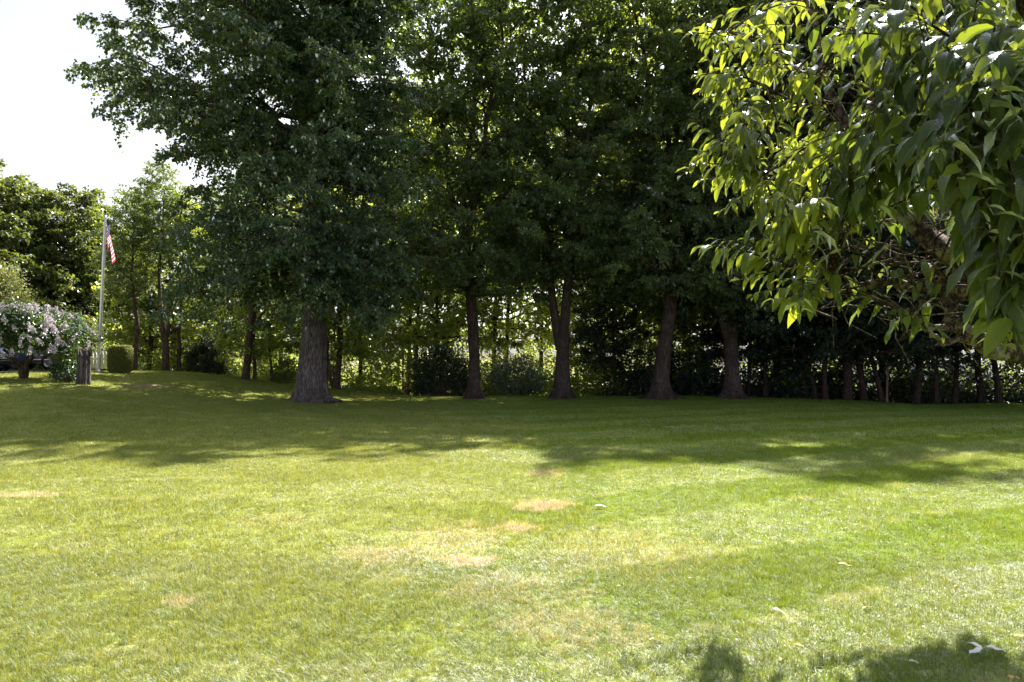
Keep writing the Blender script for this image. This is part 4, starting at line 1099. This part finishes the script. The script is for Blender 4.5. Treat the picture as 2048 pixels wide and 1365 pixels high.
# pale house across the far pavement
def house(px0, px1, Y, top, label, wall, roofc, seed):
    x0, x1 = (px0 - 1024) / FPX * Y, (px1 - 1024) / FPX * Y; xc, W = (x0 + x1) / 2, x1 - x0
    z = float(zg(xc, Y)); h = EYE - (top - HORIZ) / FPX * Y - z; D = 9.0
    root = empty('house', (xc, Y, z), label, 'house')
    m = MB(); m.box((0, D / 2, h / 2 - .2), (W, D, h + .4)); m.build('wall', wall, root, smooth=False)
    r = MB(); o = .5
    r.add([(-W / 2 - o, -o, h), (W / 2 + o, -o, h), (W / 2 + o, D + o, h), (-W / 2 - o, D + o, h), (-W / 2 - o, D / 2, h + 2.2), (W / 2 + o, D / 2, h + 2.2)],
          [[0, 1, 5, 4], [2, 3, 4, 5], [0, 3, 2, 1]], [[0, 4, 3], [1, 2, 5]]); r.build('roof', roofc, root, smooth=False)
    n = max(2, int(W / 3.2))
    for i in range(n):
        wx = -W / 2 + W * (i + .5) / n
        w = MB(); w.box((wx, -.02, h * .55), (1.1, .06, 1.3)); wo = w.build('window', M['glass'], root, smooth=False)
        f = MB()
        for dx, dz, sx, sz in ((0, .7, 1.3, .1), (0, -.7, 1.3, .1), (-.6, 0, .1, 1.3), (.6, 0, .1, 1.3), (0, 0, .05, 1.3)): f.box((wx + dx, -.06, h * .55 + dz), (sx, .05, sz))
        f.build('frame', M['white_paint'], wo, smooth=False)
M['siding'] = plain_mat('white_siding', (.72, .72, .76), .8, .2, var=.05); M['roof'] = plain_mat('grey_roof', (.16, .16, .18), .9, .1)
M['siding_grey'] = plain_mat('grey_siding', (.50, .48, .56), .8, .2, var=.05)
house(1500, 1640, 62, 722, 'white house glimpsed through leaves right of the forked maple', M['siding'], M['roof'], 1)
house(1780, 1990, 66, 730, 'long pale grey house behind the dark trunks on the right', M['siding_grey'], M['roof'], 2)

# ------------------------------------------------------------------ the peach tree near the camera
def mat_peach():
    n = NT('peach_leaf')
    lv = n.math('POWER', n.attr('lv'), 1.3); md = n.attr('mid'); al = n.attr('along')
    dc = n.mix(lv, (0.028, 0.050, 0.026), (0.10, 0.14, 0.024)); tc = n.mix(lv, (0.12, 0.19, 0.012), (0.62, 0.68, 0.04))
    rib = n.ramp(md, 0.86, 0.96)
    vein = n.math('SINE', n.math('ADD', n.math('MULTIPLY', al, 95.0), n.math('MULTIPLY', md, 16.0)))
    vr = n.ramp(vein, 0.75, 1.0)
    dc = n.mix(n.math('MULTIPLY', rib, 0.7), dc, (0.16, 0.22, 0.06)); tc = n.mix(n.math('MULTIPLY', rib, 0.6), tc, (0.20, 0.26, 0.06))
    tc = n.mix(n.math('MULTIPLY', vr, 0.25), tc, (0.10, 0.16, 0.02))
    spot = n.ramp(n.noise(n.obj(), 22.0, 3.0, 0.6), 0.66, 0.72)
    dc = n.mix(n.math('MULTIPLY', spot, 0.5), dc, (0.14, 0.11, 0.03))
    bump = n.new('ShaderNodeBump'); bump.inputs['Strength'].default_value = 0.35; bump.inputs['Distance'].default_value = 0.003
    n.lk(n.math('ADD', n.math('MULTIPLY', vein, -0.5), n.noise(n.obj(), 60.0, 2.0)), bump.inputs['Height'])
    d = n.new('ShaderNodeBsdfDiffuse'); n.setin(d.inputs[0], dc)
    t = n.new('ShaderNodeBsdfTranslucent'); n.setin(t.inputs[0], tc)
    m = n.new('ShaderNodeMixShader'); m.inputs[0].default_value = 0.45
    n.lk(d.outputs[0], m.inputs[1]); n.lk(t.outputs[0], m.inputs[2])
    g = n.new('ShaderNodeBsdfGlossy'); g.inputs['Roughness'].default_value = 0.42; n.lk(bump.outputs[0], g.inputs['Normal']); n.lk(bump.outputs[0], d.inputs['Normal'])
    g.inputs[0].default_value = (0.85, 0.92, 1.0, 1)
    fr = n.new('ShaderNodeFresnel'); fr.inputs[0].default_value = 1.42
    m2 = n.new('ShaderNodeMixShader'); n.lk(n.math('MULTIPLY', fr.outputs[0], 0.55, clamp=True), m2.inputs[0])
    n.lk(m.outputs[0], m2.inputs[1]); n.lk(g.outputs[0], m2.inputs[2])
    return n.finish(m2.outputs[0])
M['peach_leaf'] = mat_peach()

def long_leaves(mb, p, head, th0, th1, L, W, rng, seg=7, tone=None, roll=None):
    """lance shaped leaves: p base, head heading angle, pitch bends from th0 to th1; returns mid and along attributes"""
    n = len(p); h = np.stack([np.cos(head), np.sin(head), np.zeros(n)], 1); up = np.array((0, 0, 1.0))
    bb = np.stack([-np.sin(head), np.cos(head), np.zeros(n)], 1)
    roll = rng.normal(0, .35, n) if roll is None else roll
    s = np.linspace(0, 1, seg + 1)
    prof = np.array([0.05, 0.55, 0.88, 1.0, 0.93, 0.70, 0.36, 0.0]) if seg == 7 else np.sin(np.pi * s ** .8)
    pos = p.copy(); rows = []; mid = []; al = []
    curl = rng.normal(0, 0.5, n); tw = rng.normal(0, .5, n); ph = rng.random(n) * 6.28; wav = rng.uniform(.02, .09, n); fold = rng.uniform(.10, .55, n)
    for k, t in enumerate(s):
        th = th0 + (th1 - th0) * (t ** 0.5)
        hd = h + bb * (curl * t * 0.5)[:, None]; hd = unit(hd)
        d = hd * np.cos(th)[:, None] + up * np.sin(th)[:, None]
        if k: pos = pos + d * (L / seg)[:, None]
        nv = -hd * np.sin(th)[:, None] + up * np.cos(th)[:, None]
        b = np.cross(d, nv); r = (roll + tw * t)[:, None]
        b2 = b * np.cos(r) + nv * np.sin(r); n2 = nv * np.cos(r) - b * np.sin(r)
        w = (W * 0.5 * prof[k])[:, None]
        rip = (wav * L * np.sin(ph + t * 13) * (prof[k] > .1))[:, None] * 0.5
        f = (fold[:, None] * w)
        rows += [pos - b2 * w + n2 * (f + rip), pos, pos + b2 * w + n2 * (f - rip)]
        mid += [0.0, 1.0, 0.0]; al += [t, t, t]
    kk = len(rows); V = np.stack(rows, 1).reshape(-1, 3); o = np.arange(n)[:, None] * kk
    q = []
    for k in range(seg):
        a = 3 * k
        q.append(np.concatenate([o + a, o + a + 1, o + a + 4, o + a + 3], 1)); q.append(np.concatenate([o + a + 1, o + a + 2, o + a + 5, o + a + 4], 1))
    tone = rng.random(n) if tone is None else tone
    mb.add(V, np.concatenate(q), a=np.repeat(tone, kk))
    return np.tile(mid, n), np.tile(al, n)

def set_leaf_attrs(o, mid, al):
    for nm, v in (('mid', mid), ('along', al)):
        o.data.attributes.new(nm, 'FLOAT', 'POINT').data.foreach_set('value', np.asarray(v, np.float32))

def inpoly(x, y, poly):
    c = False; j = len(poly) - 1
    for i in range(len(poly)):
        xi, yi = poly[i]; xj, yj = poly[j]
        if (yi > y) != (yj > y) and x < (xj - xi) * (y - yi) / (yj - yi) + xi: c = not c
        j = i
    return c

def peach():
    rng = np.random.default_rng(900)
    bx, by = 3.05, 3.4; bz = float(zg(bx, by)); B = np.array((bx, by, bz))
    root = empty('peach_tree', tuple(B), 'old peach tree hanging over the lawn in front, long drooping leaves and lichened limbs', 'tree')
    tr, br = MB(), MB()
    W = lambda a: P(a[0], a[1], a[2]) - B if len(a) < 5 else np.array(a[1:4]) - B
    cr = (2140, 740, 3.3)
    tr.tube([(0.05, 0, -.2), (.03, 0, .15), (0, .02, .7), (-.12, 0, 1.2), W(cr)], [.15, .11, .09, .085, .075], 16, rough=.10, rng=rng)
    limbs = [
        [(2140, 720, 3.3, .06), (2050, 680, 3.2, .045), (1968, 612, 3.15, .048), (1936, 545, 3.15, .043), (1872, 488, 3.2, .042), (1792, 415, 3.3, .033), (1722, 300, 3.4, .026), (1662, 180, 3.5, .019), (1630, 40, 3.6, .014), (1610, -110, 3.7, .008)],
        [(1968, 612, 3.15, .05), (1992, 450, 3.2, .034), (1962, 250, 3.3, .026), (1902, 50, 3.5, .017), (1880, -150, 3.6, .010)],
        [(1950, 595, 3.15, .034), (1880, 574, 3.1, .028), (1785, 562, 3.05, .021), (1705, 574, 3.0, .016), (1640, 572, 3.0, .012), (1570, 535, 2.95, .006)],
        [(2140, 740, 3.3, .045), (2045, 710, 3.2, .038), (1985, 696, 3.15, .040), (1938, 668, 3.1, .036), (1908, 632, 3.1, .028), (1895, 585, 3.12, .016), (1860, 520, 3.1, .008)],
        [(1915, 655, 3.1, .02), (1870, 660, 3.08, .014), (1835, 652, 3.05, .011), (1800, 680, 3.0, .008)],
        [(1940, 672, 3.1, .016), (1895, 690, 3.05, .011), (1862, 672, 3.0, .010)],
        [(2140, 735, 3.3, .06), (2125, 560, 3.0, .055), (2140, 350, 2.7, .04), (2100, 150, 2.45, .026), (2040, -50, 2.3, .014)],
        [(1722, 300, 3.4, .018), (1752, 200, 3.45, .014), (1745, 60, 3.5, .010), (1730, -80, 3.5, .006)],
        [(1872, 488, 3.2, .028), (1800, 330, 3.5, .022), (1735, 150, 3.8, .016), (1700, 0, 3.9, .010), (1680, -120, 4.0, .006)],
        [(1792, 415, 3.3, .020), (1700, 395, 3.2, .015), (1600, 375, 3.1, .011), (1500, 342, 3.0, .006)],
        [(1700, 260, 3.42, .014), (1610, 210, 3.3, .010), (1500, 160, 3.15, .006)],
        [(1662, 180, 3.5, .012), (1560, 90, 3.3, .009), (1460, 60, 3.1, .005)],
        [(1680, 574, 3.0, .009), (1640, 540, 2.95, .007), (1560, 470, 2.9, .005)],
        [(2125, 560, 3.0, .03), (2040, 430, 2.6, .02), (1960, 300, 2.35, .012), (1900, 230, 2.2, .007)],
        [(2140, 350, 2.7, .02), (2040, 200, 2.3, .013), (1930, 90, 2.1, .007)],
        [(0, 2.8, 3.3, 1.6, .06), (0, 3.0, 4.1, 2.1, .04), (0, 3.2, 4.9, 2.6, .025), (0, 3.3, 5.9, 2.8, .012)], [(0, 3.2, 4.9, 2.6, .02), (0, 2.7, 5.5, 2.6, .01), (0, 2.3, 6.0, 2.5, .006)],
        [(0, 2.25, 3.2, 1.95, .035), (0, 2.4, 4.1, 2.4, .025), (0, 2.6, 4.9, 2.75, .012)],
        [(0, 2.8, 3.3, 1.6, .06), (0, 3.6, 3.3, 2.4, .04), (0, 4.3, 3.4, 3.1, .02), (0, 4.6, 3.5, 3.6, .01)],
        [(0, 2.8, 3.3, 1.6, .05), (0, 3.4, 2.7, 2.3, .03), (0, 3.9, 2.2, 2.9, .015)],
        [(0, 2.7, 3.4, 1.9, .05), (0, 2.7, 3.8, 2.9, .035), (0, 2.6, 4.0, 3.8, .018), (0, 2.5, 4.1, 4.4, .008)],
    ]
    nodes = []
    for l in limbs:
        pts = np.array([W(a) for a in l]); rad = np.array([a[-1] for a in l])
        k = len(pts); t = np.linspace(0, k - 1, (k - 1) * 4 + 1)
        fine = np.stack([np.interp(t, np.arange(k), pts[:, i]) for i in range(3)], 1); rf = np.interp(t, np.arange(k), rad)
        sm = fine.copy(); sm[1:-1] = (fine[:-2] + fine[1:-1] * 2 + fine[2:]) / 4; fine = sm
        fine[1:-1] += rng.normal(0, 1, (len(fine) - 2, 3)) * (rf[1:-1, None] * .22 + .004)
        br.tube(fine, rf, 12 if rad[0] > .03 else 7, rough=.13, rng=rng)
        nodes.append(fine[2:] + B)
    nodes = np.concatenate(nodes)
    # dead twigs in the bare middle
    for _ in range(90):
        px, py, Y = rng.uniform(1640, 1990), rng.uniform(430, 640), rng.uniform(2.9, 3.6)
        s = P(px, py, Y) - B; d = rng.normal(0, 1, 3) * (1, .6, .5); d = d / np.linalg.norm(d) * rng.uniform(.12, .4)
        br.tube([s, s + d * .5 + rng.normal(0, .02, 3), s + d], (.0045, .003, .0016), 4, cap=False)
    tips = [(1368, 62, 3.0), (1392, 24, 3.1), (1396, 150, 3.05), (1392, 245, 3.0), (1402, 205, 3.1), (1364, 352, 2.9), (1372, 330, 2.95), (1398, 300, 2.95), (1412, 492, 2.85), (1428, 478, 2.9),
            (1440, 425, 3.0), (1462, 400, 3.1), (1480, 560, 2.85), (1505, 590, 2.8), (1548, 600, 2.75), (1600, 628, 2.6), (1560, 560, 2.8), (1620, 600, 2.7), (1725, 590, 2.8), (1700, 600, 2.9), (1815, 580, 2.9), (1838, 622, 2.75), (1846, 650, 2.8),
            (1790, 480, 2.7), (1830, 530, 2.7), (1475, 300, 3.0), (1450, 230, 3.0), (1440, 100, 3.1), (1470, 30, 3.0), (1520, 470, 2.8), (1500, 410, 2.9), (1540, 520, 2.7),
            (2000, 560, 1.6), (2060, 520, 1.5), (2040, 690, 1.55), (2070, 720, 1.6), (2020, 668, 1.65), (2005, 690, 1.6), (1990, 430, 1.55), (1930, 360, 1.6), (1880, 290, 1.7), (1980, 250, 1.5), (1950, 270, 1.55), (1900, 120, 1.9), (2000, 60, 1.8), (1780, 180, 2.1), (1840, 60, 2.1), (1720, 340, 2.4), (1640, 300, 2.6), (1560, 230, 2.6)]
    tipsW = [P(*t) for t in tips]
    poly = [(1400, -20), (1385, 100), (1405, 260), (1480, 290), (1400, 330), (1385, 360), (1480, 400), (1440, 480), (1500, 560), (1600, 600), (1690, 500), (1900, 440), (2048, 560), (2120, 640), (2200, -20)]
    while len(tipsW) < 175:
        px, py = rng.uniform(1370, 2200), rng.uniform(-40, 650)
        if not inpoly(px, py, poly): continue
        if 1630 < px < 1760 and 70 < py < 290 and rng.random() < .75: continue
        if 1690 < px < 1930 and 420 < py < 640 and rng.random() < .85: continue
        near = lerp(px, [(1370, 2.7), (1600, 2.3), (1800, 1.6), (2050, 1.35), (2200, 1.35)])
        Y = near + abs(rng.normal(0, .65)); tipsW.append(P(px, py, min(Y, 4.6)))
    while len(tipsW) < 270:
        p = np.array((3.1, 3.9, 3.1)) + rng.normal(0, 1, 3) * (.85, .8, .65)
        px, py = 1024 + p[0] / p[1] * FPX, HORIZ - (p[2] - EYE) / p[1] * FPX
        if p[1] > 5.6 or p[0] < 1.4 or (py > 620 and px < 2048) or p[1] < 1.6 or p[2] < 1.9: continue
        if px < 2048 and 0 < py < 600 and not inpoly(px, py, poly): continue
        tipsW.append(p)
    for _ in range(16):                                           # shoots hanging low at the right
        tipsW.append(P(rng.uniform(1985, 2110), rng.uniform(560, 700), rng.uniform(1.5, 1.9)))
    for _ in range(26):                                           # unseen boughs arching above the view, added to shade the leaves below
        tipsW.append(P(rng.uniform(1800, 2400), rng.uniform(-420, -30), rng.uniform(1.7, 3.4)))
    sh = 0
    while sh < 52:                                                # outer boughs behind, whose shade falls on the lawn at lower right
        px, py = (rng.uniform(1740, 2150), rng.uniform(1268, 1400)) if rng.random() < .84 else (rng.uniform(1180, 1700), rng.uniform(1330, 1410))
        gx, gy = ground_xy(px, py); zz = rng.uniform(2.8, 3.6)
        tipsW.append(np.array((gx + SV.x / SV.z * zz, gy + SV.y / SV.z * zz, zz))); sh += 1
    lp, lh, l0, l1, lL, lt, lw = [], [], [], [], [], [], []
    for ti, e in enumerate(tipsW):
        d = np.linalg.norm(nodes - e, axis=1) + 0.35 * np.maximum(0, nodes[:, 2] - e[2])
        cand = np.argsort(d)[:10]; s = nodes[cand[rng.integers(0, 6)]]
        L = np.linalg.norm(e - s)
        if L < .35: s = nodes[np.argsort(d)[min(40, len(d) - 1)]]; L = np.linalg.norm(e - s)
        if L > 1.5: s = e + (s - e) * 1.5 / L; L = 1.5
        mid = (s + e) / 2 + np.array((0, 0, .16 * L)) + rng.normal(0, .04, 3) * L
        t = np.linspace(0, 1, 9)[:, None]; pts = (1 - t) ** 2 * s + 2 * t * (1 - t) * mid + t * t * e
        br.tube(pts - B, np.linspace(.0055, .0018, 9), 5, cap=False)
        nl = int(min(L * .8, .85) / .026); ss = np.linspace(1, max(.15, 1 - .85 / L), nl)
        young = rng.random() * .5
        for j, u in enumerate(ss):
            if rng.random() < .08: continue
            c = (1 - u) ** 2 * s + 2 * u * (1 - u) * mid + u * u * e
            dv = unit(2 * (1 - u) * (mid - s) + 2 * u * (e - mid)); hd = math.atan2(dv[1], dv[0])
            a = j * 2.4 + rng.normal(0, .3)
            qx, qy = 1024 + c[0] / c[1] * FPX, HORIZ - (c[2] - .09 - EYE) / c[1] * FPX
            if c[1] > 2.2 and 1640 < qx < 1990 and qy > 470 and rng.random() < .86: continue    # bare inner twigs
            if c[1] > 2.2 and 1630 < qx < 1770 and 90 < qy < 280 and rng.random() < .6: continue
            side = math.sin(a)
            head = hd + side * rng.uniform(.5, 1.5) + rng.normal(0, .25)
            young_here = max(0, 1 - j / 5)
            lp.append(c - B); lh.append(head)
            l0.append(rng.uniform(-.1, .75) * (1 if math.cos(a) > -.2 else .2) + .3 * young_here); l1.append(rng.uniform(-1.62, -1.0) + .9 * young_here * rng.random())
            lL.append(rng.uniform(.085, .19) * (1 - .55 * young_here) * (.85 + .15 * math.sin(ti)) * (1.12 if qx > 1750 else 1.0)); lt.append(min(1, max(0, rng.random() * .45 + young * .4 + .3 * young_here + (.3 if qx < 1640 else 0)))); lw.append(rng.uniform(.24, .33))  # left-hand leaves toned brighter: sunlight on that edge painted into their colour
    lf = MB(); lL = np.array(lL)
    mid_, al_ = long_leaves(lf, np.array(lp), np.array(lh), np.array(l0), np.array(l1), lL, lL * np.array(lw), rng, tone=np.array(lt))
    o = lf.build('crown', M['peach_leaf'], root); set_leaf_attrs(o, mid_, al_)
    tr.build('trunk', M['peach_bark'], root); br.build('branches', M['peach_bark'], root)
    for (px, py, Y, r) in ((1507, 304, 2.95, .022), (1708, 452, 2.9, .030), (1662, 590, 2.85, .016)):
        f = MB(); n_ = 12; a = np.linspace(-math.pi / 2, math.pi / 2, n_)
        f.lathe([(max(r * math.cos(x) * (1 - .05 * math.sin(x)), .0005), r * math.sin(x) * .95) for x in a], 18, P(px, py, Y) - B)
        f.build('peach', M['peach_skin'], root)
M['peach_skin'] = plain_mat('peach_skin', (.38, .33, .05), .7, .2, var=.2)
peach()

# ------------------------------------------------------------------ single leaves fallen on the lawn
def fallen(px, py, length, head, label, col, curl=.3, up=.03, n_=1, name='fallen_leaf', wr=.32):
    rng = np.random.default_rng(int(px * 7 + py))
    x, y = ground_xy(px, py); z = float(zg(x, y)) + up
    heads = [head + k * 2.1 for k in range(n_)]
    if n_ > 1:
        root = empty(name, (x, y, z), label, 'leaf')
    for k, h in enumerate(heads):
        m = MB(); L = np.array([length])
        mid_, al_ = long_leaves(m, np.array([[0, 0, 0.0]]), np.array([h]), np.array([curl]), np.array([-curl * .9]), L, L * wr, rng, tone=np.array([.5]), roll=np.array([rng.normal(0, .25)]))
        if n_ > 1:
            m.build('leaf_blade', col, root)
        else:
            o = m.build(name, col, loc=(x, y, z)); tag(o, label, 'leaf', 'leaves fallen on the lawn')
def fl_mat(name, c, t):
    return leaf_mat(name, c, tuple(v * .9 for v in c), t, t, .04, .4, .3)
M['yellow_leaf'] = fl_mat('yellow_leaf', (.62, .52, .10), (.6, .5, .08)); M['pale_leaf'] = fl_mat('pale_leaf', (.70, .66, .48), (.5, .45, .3))
M['silver_leaf'] = fl_mat('silver_leaf', (.74, .75, .78), (.4, .45, .35)); M['orange_leaf'] = fl_mat('orange_leaf', (.60, .30, .04), (.6, .3, .03))
fallen(1673, 1133, .10, -.25, 'bright yellow leaf on the right half of the lawn, largest clean yellow one', M['yellow_leaf'])
fallen(1376, 1163, .06, .1, 'small whitish leaf on the lawn midway between the dry patch and the yellow leaf', M['pale_leaf'])
fallen(1538, 1224, .10, -.6, 'pale curled leaf lying on the lawn below the bright yellow one', M['pale_leaf'], .5)
fallen(1722, 1224, .08, .5, 'narrow yellow leaf tipped upward, beyond the shadow of the peach tree', M['yellow_leaf'], .5)
fallen(1816, 1162, .06, .1, 'small cream leaf in lush grass far right of the bright yellow one', M['pale_leaf'])
fallen(1480, 1126, .05, -.5, 'tiny orange brown leaf left of the bright yellow one', M['orange_leaf'])
fallen(1558, 1330, .07, 1.2, 'yellow leaf standing in the grass near the bottom, left of the shadow', M['yellow_leaf'], .7)
fallen(1812, 1330, .055, .0, 'small tan leaf inside the shadow of the peach tree', M['pale_leaf'], .6)
fallen(2022, 1280, .09, .15, 'orange and white leaf at the right edge above the silvery sprig', M['orange_leaf'])
fallen(2008, 1362, .07, .1, 'orange leaf at the very bottom right corner', M['orange_leaf'])
fallen(1296, 1288, .10, .1, 'crumpled yellow leaf on the lawn at bottom centre', M['yellow_leaf'], .5)
fallen(1188, 1017, .13, .02, 'white narrow leaf lying right of the bare dry patch', M['silver_leaf'], .15)
fallen(1958, 1312, .125, -.35, 'silvery white sprig of three leaves lying in the shade at lower right', M['silver_leaf'], .30, .05, 3, 'leaf_sprig', .42)
fallen(1232, 1180, .05, .8, 'small brown leaf in the pale grass above the crumpled yellow leaf', M['orange_leaf'], .3)
fallen(905, 1010, .05, .3, 'tiny tan leaf on the grass left of the bare dry patch', M['pale_leaf'], .3)
fallen(430, 1150, .05, -.4, 'tiny tan leaf alone on the left half of the lawn', M['pale_leaf'], .3)
fallen(1905, 1180, .06, .6, 'curled brown leaf in the lush grass near the right edge', M['orange_leaf'], .4)
fallen(1600, 1300, .06, 2.0, 'small orange leaf on the left fringe of the peach tree shadow', M['orange_leaf'], .4)
